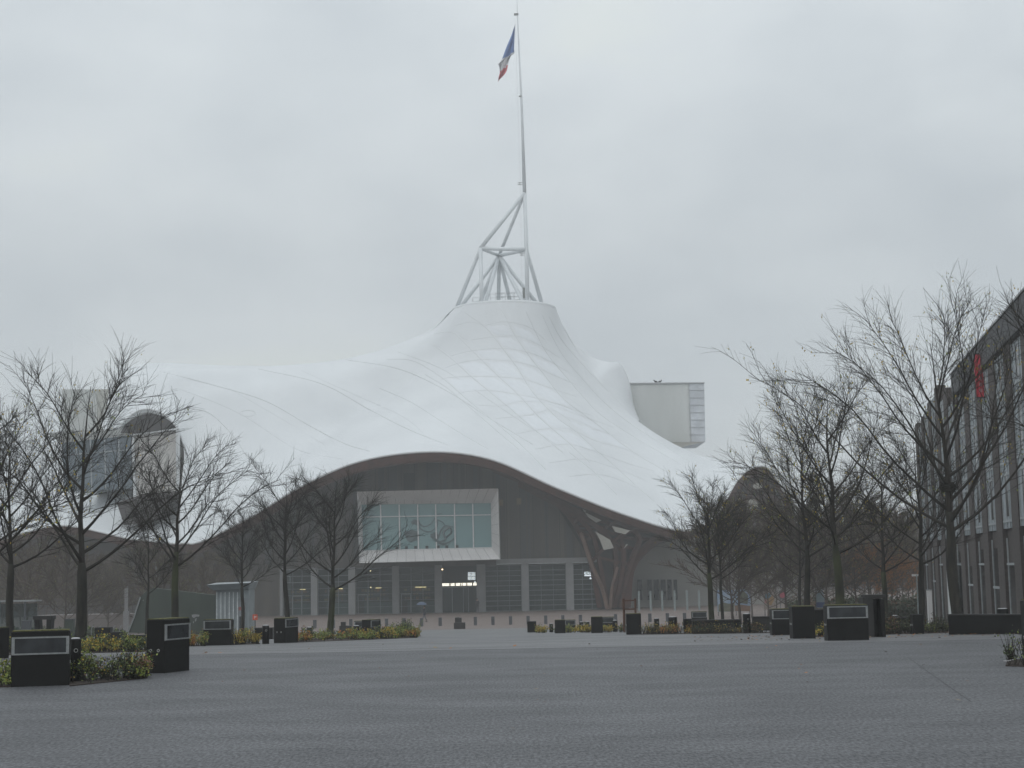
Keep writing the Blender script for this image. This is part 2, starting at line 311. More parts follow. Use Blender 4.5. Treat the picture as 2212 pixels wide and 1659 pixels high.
# translucent panels between the lattice lines of the cone
def isect(A, B):
    for a, c in zip(A, A[1:]):
        for p, q in zip(B, B[1:]):
            d = (c[0]-a[0])*(q[1]-p[1])-(c[1]-a[1])*(q[0]-p[0])
            if abs(d) < 1e-9: continue
            t = ((p[0]-a[0])*(q[1]-p[1])-(p[1]-a[1])*(q[0]-p[0]))/d; w = ((p[0]-a[0])*(c[1]-a[1])-(p[1]-a[1])*(c[0]-a[0]))/d
            if -.02 <= t <= 1.02 and -.02 <= w <= 1.02: return (a[0]+(c[0]-a[0])*t, a[1]+(c[1]-a[1])*t)
    return None
M['panel'] = mat('translucent_panel', (.775, .80, .828), .5, scale=.5, col2=(.75, .772, .798))
lnA = [Z2(za[i]) for i in (6, 4, 3, 0, 1, 2, 5, 8)]; lnB = [Z2(zb[i]) for i in range(11)]; npan = 0
for i in range(len(lnA)-1):
    for j in range(len(lnB)-1):
        q = [isect(lnA[i], lnB[j]), isect(lnA[i+1], lnB[j]), isect(lnA[i+1], lnB[j+1]), isect(lnA[i], lnB[j+1])]
        if any(x is None for x in q) or npan > 80: continue
        cxx, cyy = sum(x[0] for x in q)/4, sum(x[1] for x in q)/4; q = [Vector((cxx+(x[0]-cxx)*.86, cyy+(x[1]-cyy)*.86)) for x in q]
        g = [[onroof(*(q[0].lerp(q[1], a/4)).lerp(q[3].lerp(q[2], a/4), c/4)) for a in range(5)] for c in range(5)]
        if any(x is None for r in g for x in r): continue
        if max((g[0][0]-g[4][4]).length, (g[0][4]-g[4][0]).length) > 14: continue
        for c in range(1, 4):
            for a in range(1, 4): g[c][a] = g[c][a]+Vector((0, -.06, .03))
        b = MB(); b.grid(g); mb(b, 'roof_panel', M['panel'], roof, smooth=True); npan += 1
# white fascia roll along the eave and the timber beam under it
EAVE = [surf[i][NT-1] for i in range(0, (len(net)-1)*SUB+1)]
def eave(si): return surf_at(si, 1)
ev = [eave(i/6) for i in range(0, 20*6+1)]
b = MB(); b.tube([p+Vector((0, -.06, -.05)) for p in ev], .16, 6); b.tube([p+Vector((0, -.06, -.05)) for p in eav], .16, 6)
mb(b, 'roof_edge_trim', M['seam'], smooth=True)
def drop(si):     # depth of the timber edge under the eave, in metres
    k = [(0,.9),(6,1.0),(7,1.2),(8,1.1),(10,1.15),(11.5,1.1),(13,1.0),(14.5,1.0),(16,1.1),(18,1.2),(20.1,1.1)]
    for (a, x), (c, y) in zip(k, k[1:]):
        if a <= si <= c: return x+(y-x)*(si-a)/(c-a)
    return 1
def edge(b, pts, drops, inn=.5):
    r = []
    for zz, yy in ((0, 0), (-.42, 0), (-.42, .12), (-.8, .12), (-.8, .28), (-1, .28), (-1, 1.6), (0, 1.6)):
        r.append([p+Vector((0, yy+.02, -.16+zz*d)) for p, d in zip(pts, drops)])
    b.grid(r)
b = MB(); edge(b, ev[7*6:], [drop(i/6) for i in range(7*6, 20*6+1)]); mb(b, 'timber_edge_beam', M['timber'])
b = MB(); edge(b, eav, [1.0]*40); mb(b, 'timber_edge_beam', M['timber'])
b = MB(); edge(b, ev[:7*6+1], [.35]*43); mb(b, 'arch_rim', M['membrane'])
# inner timber lining under the whole roof
def surf_n(i, j):
    n = len(surf); a = surf[(i+1) % n][j]-surf[i-1][j]; c = surf[i][min(j+1, NT-1)]-surf[i][max(j-1, 0)]
    w = a.cross(c); w = w.normalized() if w.length > 1e-6 else Vector((0, 0, 1)); return w if w.z > 0 or abs(w.z) < .02 else -w
lin = [[surf[i][j]-surf_n(i, j)*(.7 if j < NT-1 else .25) for i in range(5*SUB, (len(net)-3)*SUB)] for j in range(11, NT)]
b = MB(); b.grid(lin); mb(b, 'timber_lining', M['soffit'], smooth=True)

# front wall: grey translucent boards under the arch
YW = 207.0
def wallpt(u, v, Y=YW): return P(u, v, Y)
top = [(1290,1235),(1290,1165)] 
arch = [(540,1128),(600,1100),(650,1068),(712,1040),(780,1013),(850,996),(930,991),(1000,996),(1062,1010),(1134,1042),(1200,1074),(1262,1112),(1300,1160)]
sp = spline([Vector((u, v-16, 0)) for u, v in arch], 60)
b = MB(); zb_ = P(900, 1213, YW).z
upper = [P(p.x, p.y, YW) for p in sp]
b.grid([[Vector((p.x, YW, zb_)) for p in upper], upper])
b.grid([[Vector((p.x, YW+.4, zb_)) for p in upper], [p+Vector((0, .4, 0)) for p in upper]])
wall = mb(b, 'facade_wall', M['facade'])
b = MB(); x0, x1 = upper[0].x, upper[-1].x
def topz(x):
    for p, q in zip(upper, upper[1:]):
        if p.x <= x <= q.x: return p.z+(q.z-p.z)*(x-p.x)/(q.x-p.x)
    return upper[0].z
k = 0; x = x0+1
while x < x1-.5:
    b.box((x, YW-.02, (topz(x)+zb_)/2), (.07, .05, topz(x)-zb_)); x += 1.72; k += 1
mb(b, 'board_joint', M['joint'], wall)
rnd = random.Random(5); b = MB(); x = x0+1.1
fm = [mat('brownish_board', (.10, .083, .064), .4, scale=.4, stretch=(2, 1, .2)), mat('bluish_board', (.058, .060, .058), .35, scale=.4, stretch=(2, 1, .2))]
while x < x1-1:
    if rnd.random() < .75: b = MB(); b.box((x, YW-.012, (topz(x)+zb_)/2), (rnd.uniform(.25, .9), .02, topz(x)-zb_)); mb(b, 'facade_board', fm[rnd.random() < .5], wall)
    x += rnd.uniform(.5, 1.3)

for u, v, s in ((1000,1203,0),(1099,1211,0)): pass
for u, v in ((1082, 1086), (1121, 1083)): b = MB(); b.box(P(u, v, YW-.04), (.6, .02, .8)); mb(b, 'glowing_window', emis('warm_glow', (.13, .095, .055), .18), wall)
b = MB(); b.box(P(884, 1040, YW-.1), (1.5, .1, 2.2)); mb(b, 'vent_frame', M['joint'], wall); 
# brown lattice wall continuing left under the roof
b = MB()
lp = spline([P(*p) for p in [(-60,1200,230),(60,1150,225),(140,1140,222),(283,1166,216),(402,1176,213),(470,1155,211),(545,1120,209)]], 30)
b.grid([[Vector((p.x, p.y+2, gz(200))) for p in lp], [p+Vector((0, 2, .5)) for p in lp]]); mb(b, 'rear_wall', mat('brown_under_roof', (.075, .066, .058), .9, scale=.4, col2=(.05, .045, .042)))
b = MB(); a0, a1 = P(545, 1120, 207.3), P(606, 1300, 207.3); zt = P(575, 1213, 207).z
b.prism([Vector((a0.x-1, 207.3, gz(200))), Vector((a1.x, 207.3, gz(200))), Vector((a1.x, 207.3, zb_+.1)), Vector((a0.x-1, 207.3, zb_+.1))], (0, .3, 0)); mb(b, 'side_wall', M['facade'])

# ground floor: lintel, columns, glazed bays, lit rooms
ZG = gz(200); zl = P(1100, 1218, YW).z
b = MB(); xa, xb = P(1072, 1212, YW).x, P(1288, 1209, YW).x
b.box(((xa+xb)/2, YW-.6, (zl+P(1100, 1207.5, YW).z)/2), (xb-xa, 1.2, P(1100, 1207.5, YW).z-zl)); mb(b, 'lintel', M['column'])
b = MB(); xa2 = P(606, 1212, YW).x; b.box(((xa+xa2)/2, YW+.4, (zl+zb_)/2), (xa-xa2, 1.2, zb_-zl+.3)); mb(b, 'lintel', M['facade'])
colsx = [(605,611),(672,686),(753,768),(848,862),(940,955),(1031,1049),(1128,1143),(1224,1240)]
cw = []
for a, c in colsx:
    A, B_ = P(a, 1310, YW-.8), P(c, 1310, YW-.8); cw.append((A.x, B_.x)); b = MB()
    b.box(((A.x+B_.x)/2, YW-.6, (ZG+zl)/2), (B_.x-A.x, .8, zl-ZG)); mb(b, 'column', M['column'])
cw.append((P(1300, 1310, YW-.8).x,)*2)
b = MB(); b.box(((xa2+xb)/2, YW+9, (ZG+zl)/2), (xb-xa2, .3, zl-ZG)); b.box(((xa2+xb)/2, YW+4.7, zl+.1), (xb-xa2, 9, .15)); b.box((xa2-.2, YW+4.7, (ZG+zl)/2), (.2, 9, zl-ZG)); mb(b, 'interior_wall', M['room'])
frm = mat('grey_window_frame', (.17, .19, .19), .5, scale=2)
rr = random.Random(8)
for k in range(8):
    if k == 4: continue
    x0b, x1b = cw[k][1], cw[k+1][0]; w = x1b-x0b; zt = zl-.15
    bay = MB(); bay.box(((x0b+x1b)/2, YW-.2, (ZG+zt)/2), (w-.1, .03, zt-ZG-.1)); pane = mb(bay, 'shop_window', M['glass'])
    fr = MB(); nv = 3; nh = 9 if k >= 5 else 7
    for i in range(nv+1): fr.box((x0b+w*i/nv*.98+.03, YW-.26, (ZG+zt)/2), (.06, .08, zt-ZG))
    for j in range(nh+1):
        z = ZG+.1+(zt-ZG-.2)*j/nh
        fr.box(((x0b+x1b)/2, YW-.3, z), (w-.1, .09, .09 if k >= 5 or j > 4 else .05))
    if k in (0, 2, 3):   # glazed door with its own frame
        xd = x0b+w*(.32 if k == 0 else .06); 
        for xx in (xd, xd+1.2): fr.box((xx, YW-.36, ZG+1.25), (.1, .1, 2.5))
        fr.box((xd+.6, YW-.36, ZG+2.5), (1.2, .1, .12))
    mb(fr, 'window_frame', frm, pane)
    b = MB()
    if k < 4:
        b.box(((x0b+x1b)/2+.4, YW+.9, ZG+.75), (w-1.2, .3, 1.5)); mb(b, 'counter', mat('teal_counter', (.22, .29, .27), .6, scale=1))
        sh = MB(); it = MB()
        for j in range(3): sh.box(((x0b+x1b)/2, YW+3.2, ZG+1.7+j*.55), (w-.6, .4, .06))
        for j in range(3):
            for i in range(9): it.box((x0b+.6+i*(w-1.2)/9, YW+3.1, ZG+1.92+j*.55), (rr.uniform(.15, .4), .25, rr.uniform(.2, .4)), mi=rr.randint(0, 2))
        mb(sh, 'shelf', M['column']); mb(it, 'shelf_goods', [mat('goods', c, .7, scale=3) for c in ((.50, .28, .15), (.55, .46, .2), (.25, .28, .3))])
    if k < 4:
        b = MB(); b.box(((x0b+x1b)/2+.3, YW+2.6, ZG+3.35), (w*(.2, .3, .16, .3)[k], .1, .08)); mb(b, 'strip_light', emis('warm_strip', (1, .74, .36), 4 if k else 3))
    if k >= 5:
        b = MB()
        for i in range(7): b.box((x0b+.4+i*w/7, YW+rr.uniform(1, 6), ZG+rr.uniform(1, 2)), (rr.uniform(.3, .9), .3, rr.uniform(1.5, 4)))
        mb(b, 'interior_furnishing', mat('interior_grey', (.06, .055, .055), .8, scale=1))
b = MB()
for u, v in ((614.5,1273),(618.5,1273.5),(616,1281),(621,1281),(615,1288),(619,1288),(800,1233.5),(801,1269),(955.5,1230)):
    b.lathe(P(u, v, YW+.6), [(0, -.09), (.09, 0), (0, .09)], 8)
mb(b, 'lamp', emis('lamp_glow', (1, .75, .42), 7))
# entrance bay
x0b, x1b = cw[4][1], cw[5][0]
ent = MB(); ent.box(((x0b+x1b)/2, YW+2.5, (ZG+zl)/2), (x1b-x0b, .2, zl-ZG)); mb(ent, 'entrance_lobby', M['dark'])
zsign = P(990, 1262, YW).z
fr = MB()
for u in (955.5, 977, 1001, 1012, 1030): fr.box((P(u, 1290, YW).x, YW-.2, (ZG+zsign-.3)/2), (.08, .1, zsign-.3-ZG))
fr.box(((x0b+x1b)/2, YW-.2, zsign-.36), (x1b-x0b, .12, .12)); doors = mb(fr, 'entrance_door', frm)
b = MB(); b.box(((x0b+x1b)/2, YW-.15, (ZG+zsign-.4)/2), (x1b-x0b, .03, zsign-.4-ZG)); mb(b, 'door_glass', glass('dark_glass', (.4, .45, .45), .5), doors)
b = MB(); b.box(((x0b+x1b)/2, YW-.35, zsign-.02), (x1b-x0b-.1, .12, .34)); sg = mb(b, 'lit_sign', emis('lit_sign', (1, .95, .80), 1.5))
b = MB(); zz = lambda p: 953.5+(p-440)*.0732   # gaps between the words of the lit strip
def sbar(x, w, h=.34, dz=0): b.box((P(920.2+x*.07324, 1262, YW).x, YW-.42, zsign-.02+dz), (w, .02, h))
for x in (697, 728, 858, 873, 1025, 1077, 1185, 1213, 1366, 1383, 1503): sbar(x, .085)
for x in range(520, 1520, 19):
    if rr.random() < .8: sbar(x, .035, rr.uniform(.08, .16), rr.choice((.1, -.05, .04, .08)))
mb(b, 'sign_lettering', M['dark'], sg)
b = MB()
for j, (v, h) in enumerate(((1239.4-4.6, 1), (1241.5-1, .42), (1250.5-3, .52))):
    for i in range(6): b.box(P(1011.7+i*2.8, (1237, 1241.5, 1249)[j], YW+.5), (.09, .05, (.12, .36, .44)[j]))
    b.box(P(1031-.6, (1237, 1241.5, 1249)[j], YW+.5), (.05, .05, (.12, .3, .4)[j]))
b.box(P(1026, 1258, YW+.5), (.12, .05, .3)); mb(b, 'lobby_light', emis('cool_light', (.85, .95, 1), .9))
# restaurant sign
def text(body, size, loc, m, parent, name, ext=.02, rz=0, align='LEFT', sx_=.42):
    cv = bpy.data.curves.new('t', 'FONT'); cv.body = body; cv.size = size; cv.extrude = ext; cv.align_x = align
    t = bpy.data.objects.new('t', cv); me = bpy.data.meshes.new_from_object(t); bpy.data.objects.remove(t); me.transform(Matrix.Diagonal((sx_, 1, 1, 1)))
    o = bpy.data.objects.new(name, me); C.objects.link(o); me.materials.clear(); me.materials.append(m)
    me.transform(Matrix.Translation(Vector(loc)) @ Matrix.Rotation(rz, 4, 'Z') @ Matrix.Rotation(R(90), 4, 'X')); o.parent = parent
    if parent: me.transform(Matrix.Translation(-mus.location))
    return o
bs = MB(); q = P(1262, 1244, YW-.45); bs.box(q+Vector((.9, .03, .42)), (1.9, .05, 1.0)); sgn = mb(bs, 'restaurant_sign', M['dark'])
text('RESTAURANT', .54, q+Vector((0, -.03, .15)), emis('white_letters', (.85, .95, 1), 1.2), sgn, 'sign_lettering')
b = MB(); b.box(q+Vector((.9, -.03, .03)), (1.75, .03, .12)); b.lathe(P(1275.5, 1249, YW-.5), [(0, -.14), (.16, -.05), (.05, .05), (0, .2)], 8); mb(b, 'sign_light', emis('white_letters2', (.85, .93, 1), 1.0), sgn)

# big window box
OY, IY = 197.5, 200.2
outer = [(771,1062),(1076,1055),(1080,1208),(776,1216)]; inner = [(781,1090),(1060,1087),(1062,1183),(785,1190)]
A = [P(u, v, OY) for u, v in outer]; Bq = [P(u, v, IY) for u, v in inner]; Dq = [Vector((p.x, YW+1, p.z)) for p in A]
b = MB(); b.add(A+Bq, [(0, 1, 5, 4), (1, 2, 6, 5), (2, 3, 7, 6), (3, 0, 4, 7)]); b.add(A+Dq, [(0, 4, 5, 1), (1, 5, 6, 2), (2, 6, 7, 3), (3, 7, 4, 0)])
box = mb(b, 'window_box', M['white'])
b = MB()
for k in range(1, 15):
    t = k/15
    for i, j, ii, jj in ((0, 1, 4, 5), (3, 2, 7, 6)):
        AB = A+Bq; p = AB[i].lerp(AB[j], t); q2 = AB[ii].lerp(AB[jj], t); b.tube([p+Vector((0, -.01, 0)), q2+Vector((0, -.02, 0))], .022, 4)
for k in range(1, 6):
    AB = A+Bq; b.tube([AB[1].lerp(AB[2], k/6)+Vector((0, -.01, 0)), AB[5].lerp(AB[6], k/6)+Vector((0, -.02, 0))], .018, 4)
mb(b, 'panel_joint', mat('grey_joint', (.22, .21, .21), .7), box)
b = MB(); b.add(Bq, [(0, 1, 2, 3)]); mb(b, 'big_window', M['teal'], box)
b = MB()
for xt, xbm in ((822,824),(862,864),(902,904),(941,943),(981.5,983.5),(1021,1023)): b.tube([P(xt, 1089.5-(xt-900)*.012, IY-.1), P(xbm, 1187-(xt-900)*.024, IY-.1)], .10, 4)
b.tube([P(782, 1117, IY-.1), P(1061, 1112, IY-.1)], .08, 4); b.tube([Bq[3]+Vector((0, -.1, 0)), Bq[2]+Vector((0, -.1, 0))], .1, 4)
mb(b, 'mullion', mat('white_mullion', (.6, .6, .6), .5), box)
def blob(b, cx, cy, rx, ry, n=18, rot=0, jit=.12, seed=1):
    r = random.Random(seed); pts = []
    for k in range(n):
        a = 2*math.pi*k/n; q = 1+r.uniform(-jit, jit); x, y = math.cos(a)*rx*q, math.sin(a)*ry*q
        pts.append(P(cx+x*math.cos(rot)-y*math.sin(rot), cy+x*math.sin(rot)+y*math.cos(rot), IY-.05))
    b.prism(pts, (0, .03, 0))
b = MB(); blob(b, 890, 1158, 15, 13, rot=.3, seed=2); blob(b, 897, 1128, 8, 7, rot=.5, jit=.35, seed=4); blob(b, 940, 1157, 9, 8, seed=5, jit=.3); blob(b, 877, 1149, 4, 3, seed=9, jit=.4)
def stroke(b, pts, w):
    sp = spline([Vector((x, y, 0)) for x, y in pts], 24); b.tube([P(p.x, p.y, IY-.06) for p in sp], [w*(1-.6*i/23) for i in range(24)], 4)
stroke(b, [(935,1160),(948,1170),(962,1165),(958,1150),(970,1140),(975,1150),(962,1162)], .22); stroke(b, [(940,1165),(955,1175),(975,1168),(984,1158)], .2)
stroke(b, [(948,1158),(953,1145),(962,1136),(979,1138)], .14)
stroke(b, [(900,1126),(915,1137),(930,1132),(945,1112),(955,1109)], .09); stroke(b, [(900,1130),(912,1145),(930,1148),(945,1135),(945,1123),(958,1130),(960,1137)], .09)
mb(b, 'printed_shape', M['art'], box)
b = MB()
for x, y in ((657,1225),(762,1220),(865,1217),(990,1215),(1115,1212),(1210,1210),(1323,1207)): b.box(P(729+x*.1953, 945+y*.1953, IY-.06), (.36, .04, .38))
mb(b, 'printed_square', M['art2'], box)

# tulip column and lattice under the dip of the eave
def curve(pts, n=30): return spline([P(*p) for p in pts], n)
Lc = [(1062,1012,204),(1150,1052,204),(1215,1100,204),(1252,1150,205),(1276,1215,205.5),(1295,1312,206)]
Rc = [(1545,1135,210),(1490,1150,207),(1440,1160,206),(1398,1186,206),(1366,1230,206),(1357,1312,206)]
inn = [[(1120,1042,203),(1200,1085,203.5),(1270,1140,204),(1292,1200,205),(1312,1312,206)], [(1180,1068,202),(1262,1115,203),(1320,1170,204.5),(1330,1230,205),(1322,1312,206)],
       [(1260,1100,202),(1325,1140,203.5),(1346,1190,204.5),(1342,1240,205),(1326,1312,206)], [(1340,1130,203),(1380,1160,204),(1366,1205,205),(1350,1255,205.5),(1340,1312,206)],
       [(1440,1150,205),(1410,1165,205),(1380,1195,205.5),(1356,1240,206),(1348,1312,206)], [(1270,1165,207),(1310,1210,207),(1330,1250,207),(1345,1312,207)]]
tul = MB()
for pts, w in [(Lc, .34), (Rc, .36)] + [(i, .3) for i in inn]:
    c = curve(pts); tul.tube(c, w*1.25, 4); tul.tube([p+Vector((.3, 3.2, -.1)) for p in c], w, 4)
for pts in ([(1120,1048,203),(1180,1080,203),(1262,1120,203),(1330,1172,204),(1395,1192,206)], [(1200,1085,203),(1280,1130,203),(1345,1160,204),(1425,1165,206)], [(1250,1150,205),(1300,1165,204.5),(1345,1190,204.5)],
            [(1276,1215,205.5),(1310,1180,204),(1355,1150,203),(1400,1140,203)], [(1240,1130,204.5),(1270,1105,203),(1290,1092,201)], [(1262,1170,205),(1300,1145,204),(1340,1122,202)], [(1296,1205,205),(1340,1215,205),(1372,1222,206)], [(1160,1052,203),(1230,1098,203),(1310,1128,203),(1400,1150,205)]):
    tul.tube(curve(pts, 14), .26, 4)
# knitted fan of laths between the edge beam and the inner arch
for k in range(12):
    t = k/11; s = 12.3+t*4.2; e = eave(s)+Vector((0, .9, -drop(s)*.9)); lc = curve(Lc)
    tul.tube([e, e.lerp(lc[int(3+t*16)], .5)+Vector((0, .5, .1)), lc[int(3+t*16)]], .17, 4)
tulo = mb(tul, 'tulip_column', M['timber'])
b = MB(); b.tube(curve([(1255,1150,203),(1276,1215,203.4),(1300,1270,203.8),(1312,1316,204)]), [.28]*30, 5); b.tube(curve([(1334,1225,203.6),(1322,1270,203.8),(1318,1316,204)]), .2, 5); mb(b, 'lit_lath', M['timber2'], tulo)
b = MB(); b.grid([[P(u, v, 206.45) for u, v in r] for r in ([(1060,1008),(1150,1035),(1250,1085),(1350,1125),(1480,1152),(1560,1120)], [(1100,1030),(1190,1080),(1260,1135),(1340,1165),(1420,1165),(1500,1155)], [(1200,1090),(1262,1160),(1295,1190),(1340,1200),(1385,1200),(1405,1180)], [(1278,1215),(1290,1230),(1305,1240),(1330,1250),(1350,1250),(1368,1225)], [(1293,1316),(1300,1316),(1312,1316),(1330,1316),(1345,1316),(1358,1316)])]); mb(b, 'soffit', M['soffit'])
b = MB()
for g in ([(1263,1106),(1299,1124),(1288,1129),(1271,1117)], [(1306,1106),(1326,1117),(1316,1117)], [(1322,1136),(1361,1146),(1351,1154),(1329,1149)], [(1286,1148),(1318,1166),(1326,1184),(1304,1188),(1296,1166)], [(1353,1175),(1357,1176),(1347,1186)], [(1198,1062),(1207,1068),(1201,1069)], [(1258,1099),(1267,1104),(1262,1106)]):
    b.prism([P(u, v, 201.6) for u, v in g], (0, .12, 0)); mb(b, 'lining_opening', M['cream']); b = MB()
# pale wall and lattice beyond the column
b = MB(); w0, w1 = P(1352, 1300, 214), P(1760, 1300, 222)
tp = [P(u, v, 214+(u-1352)*.02) for u, v in ((1352,1170),(1385,1180),(1410,1162),(1480,1150),(1530,1150),(1560,1170),(1600,1220),(1760,1240))]
b.grid([[Vector((p.x, p.y, ZG)) for p in tp], tp]); gw = mb(b, 'grey_wall', M['greywall'])
b = MB()
for a, c in ((1377,1388),(1398,1409),(1412,1424),(1427,1439),(1441,1452),(1455,1464)): 
    q1, q2 = P(a, 1252, 213.6), P(c, 1296, 213.6); b.box(((q1.x+q2.x)/2, 213.8, (q1.z+q2.z)/2), (q2.x-q1.x, .2, q1.z-q2.z))
mb(b, 'low_window', M['pane'], gw)
b = MB(); ra = [P(*p) for p in ((1545,1118,216),(1575,1070,221),(1600,1030,225),(1630,1013,229),(1662,1022,234),(1700,1100,240),(1735,1180,244))]; ra = spline(ra, 30)
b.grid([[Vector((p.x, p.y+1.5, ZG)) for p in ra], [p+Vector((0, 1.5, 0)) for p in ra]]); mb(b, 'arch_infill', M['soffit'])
b = MB(); r2 = random.Random(3)
for k in range(26):
    i = r2.randint(1, 27); j = max(1, min(28, i+r2.choice((-9, -6, 6, 9)))); p = ra[i]; q = ra[j]; b.tube([p+Vector((0, .6, -.6)), p.lerp(q, .5)+Vector((0, 1, -4)), Vector((q.x, q.y+1, ZG+r2.uniform(2, 9)))], .22, 4)
mb(b, 'arch_lattice', M['timber'])
b = MB()
for cx, cy, rx, ry in ((1613,1030,9,1.2),(1637,1050,11,6),(1625,1092,13,14),(1597,1078,5,2.5),(1590,1106,5,6)): 
    b.prism([P(cx+rx*math.cos(a), cy+ry*math.sin(a), 222) for a in [2*math.pi*k/10 for k in range(10)]], (0, .1, 0)); mb(b, 'lining_opening', M['cream']); b = MB()

# galleries that poke through the roof
def qbox(b, quad, Y, back, mi=0):
    F_ = [P(u, v, Y) for u, v in quad]; K = [p+Vector(back) for p in F_]; b.add(F_+K, [(0, 1, 2, 3), (4, 7, 6, 5), (0, 4, 5, 1), (1, 5, 6, 2), (2, 6, 7, 3), (3, 7, 4, 0)], mi)
M['stain'] = mat('stained_concrete', (.63, .645, .63), .8, scale=.35, col2=(.50, .515, .50), stretch=(1, 1, .12), contrast=(.3, .7))
b = MB(); qbox(b, [(1330,829),(1487,828),(1493,955),(1335,955)], 258, (0, 14, 0)); g3 = mb(b, 'gallery_box', M['stain'])
b = MB(); qbox(b, [(1487.5,828),(1521,827.5),(1524,954),(1493,955)], 257.9, (0, 13.8, 0)); mb(b, 'end_frame', mat('bluish_panel', (.66, .69, .73), .6, scale=.4), g3)
b = MB(); b.add([P(1440,955,258), P(1493,955,258), P(1524,954,258), P(1462,968,250)], [(0, 1, 2, 3)]); b.add([P(1440,955,258), P(1462,968,250), P(1524,954,258)], [(0, 1, 2)]); mb(b, 'underside', mat('warm_underside', (.32, .31, .28), .9), g3)
b = MB(); b.tube([P(1345,828.4,257.9), P(1522,827,257.8)], .14, 5)
for v in (843, 859, 875, 891, 907, 923, 939): b.tube([P(1488.5, v, 257.85), P(1522, v, 257.85)], .05, 4)
b.tube([P(1488,828,257.85), P(1493,955,257.85)], .09, 4); mb(b, 'panel_joint', mat('mid_grey', (.48, .49, .50), .7), g3)
# second gallery through the left arch
b = MB(); qbox(b, [(286,940),(382,932),(384,1072),(292,1085)], 221, (3, 14, 0)); g2 = mb(b, 'gallery_box', mat('offwhite_panel', (.66, .64, .61), .6, scale=.4, col2=(.60, .58, .56)))
b = MB(); b.tube([P(384,928,220.6), P(386,1072,220.6)], .35, 4); b.tube([P(286,937,220.6), P(386,924,220.6)], .35, 4); b.tube([P(286,937,220.6), P(292,1085,220.6)], .25, 4); mb(b, 'end_frame', M['membrane'], g2)
gq = [P(133,955,216), P(287,940,220.5), P(288,1055,220.5), P(138,1062,216)]
b = MB(); b.add(gq+[p+Vector((3, 12, 0)) for p in gq], [(0, 1, 2, 3), (0, 4, 5, 1), (3, 2, 6, 7), (0, 3, 7, 4)]); mb(b, 'big_window', mat('blue_grey_glass', (.15, .19, .22), .2, scale=.2, col2=(.11, .14, .165)), g2)
b = MB()
for t in (.2, .4, .6, .8): b.tube([gq[0].lerp(gq[1], t)+Vector((0, -.1, 0)), gq[3].lerp(gq[2], t)+Vector((0, -.1, 0))], .09, 4)
for t in (.27,): b.tube([gq[0].lerp(gq[3], t)+Vector((0, -.1, 0)), gq[1].lerp(gq[2], t)+Vector((0, -.1, 0))], .08, 4)
mb(b, 'mullion', mat('pale_mullion', (.4, .43, .45), .5), g2)
b = MB(); fq = [P(100,935,214), P(290,925,220.2), P(287,940,220.5), P(133,957,216)]; b.add(fq+[p+Vector((3, 12, 0)) for p in fq], [(0, 1, 2, 3), (0, 4, 5, 1)]); mb(b, 'top_frame', M['stain'], g2)
b = MB(); qbox(b, [(252,1085),(362,1078),(330,1128),(268,1135)], 211, (2, 12, 2)); mb(b, 'underside', mat('shaded_underside', (.06, .052, .05), .9), g2)  # shadow beneath the gallery is put into this dark brown colour
b = MB(); qbox(b, [(134,841),(208,841),(210,945),(138,945)], 248, (0, 12, 0)); g4 = mb(b, 'service_tower', M['stain'])
b = MB(); qbox(b, [(208.5,841),(240,840.5),(240,945),(210,945)], 248.1, (0, 11.8, 0)); mb(b, 'end_frame', mat('tan_panel', (.50, .50, .46), .7), g4)
b = MB(); b.prism([P(u, v, 217) for u, v in ((260,935),(270,918),(286,905),(306,897),(328,894),(350,898),(368,910),(380,924),(330,932),(290,937))], (0, .3, 0)); mb(b, 'arch_shade', mat('arch_shade_dark', (.04, .036, .037), .8, scale=1))  # dark sheet painting the shade inside the arch mouth
# round hatch outline on the left slope
hp = [onroof(535+28*.62*math.cos(a)*1.0, 893+6.2*math.sin(a)) for a in [2*math.pi*k/24 for k in range(25)]]
hp = [p for p in hp if p]
if len(hp) > 10: b = MB(); b.tube(hp, .05, 4); mb(b, 'roof_hatch', M['seam'], roof)

# spire
sp_ = MB()
def Q(x, y, Y): return P(918+x*.2604, 378+y*.2604, Y)
J = Q(826, 150, 236); A_ = Q(460, 608, 235.5); Nn = Q(842, 620, 235.5); Bn = Q(615, 668, 243)
mem = [(J, A_), (J, Bn), (A_, Nn), (A_, Bn), (Bn, Nn), (A_, Q(258, 1115, 240)), (A_, Q(472, 1100, 233)), (Bn, Q(285, 1112, 241)), (Bn, Q(445, 1085, 247.5)), (Bn, Q(490, 1100, 233.5)), (Bn, Q(610, 1085, 247.8)), (Bn, Q(716, 1085, 247.6)), (Bn, Q(832, 1090, 233.2)), (Bn, Q(955, 1100, 242)), (Nn, Q(982, 1112, 240))]
root = Q(850, 1100, 233.4)
spb = MB(); spb.tube([root, Nn, J], [.33, .32, .29], 12); spb.tube([J, P(1127, 230, 236.2), P(1117.5, 27, 236.6)], [.29, .19, .09], 10); spb.tube([P(1117.5, 27, 236.6), P(1116.5, -12, 236.7)], .035, 5)
spire = mb(spb, 'spire_mast', M['steel'], smooth=True)
for p, q in mem:
    b = MB(); b.tube([p, q], .31 if q is not mem[3][1] else .27, 10); mb(b, 'spire_strut', M['steel'], spire, smooth=True)
b = MB(); b.box(P(1115, 31, 236.6), (.7, .25, .3))
for x, y in ((786, 70), (804, 657)):
    for dy in (-7, 9): b.tube([Q(x-18, y+dy, 236), Q(x+32, y+dy, 236)], .05, 4)
    b.tube([Q(x, y-7, 236), Q(x, y+12, 236)], .05, 4)
b.box(Q(824, 980, 236), (.5, .4, 1.6)); b.box(P(1124, 208, 236.2), (.45, .45, .1)); mb(b, 'mast_fitting', mat('dull_metal', (.25, .26, .25), .5), spire)
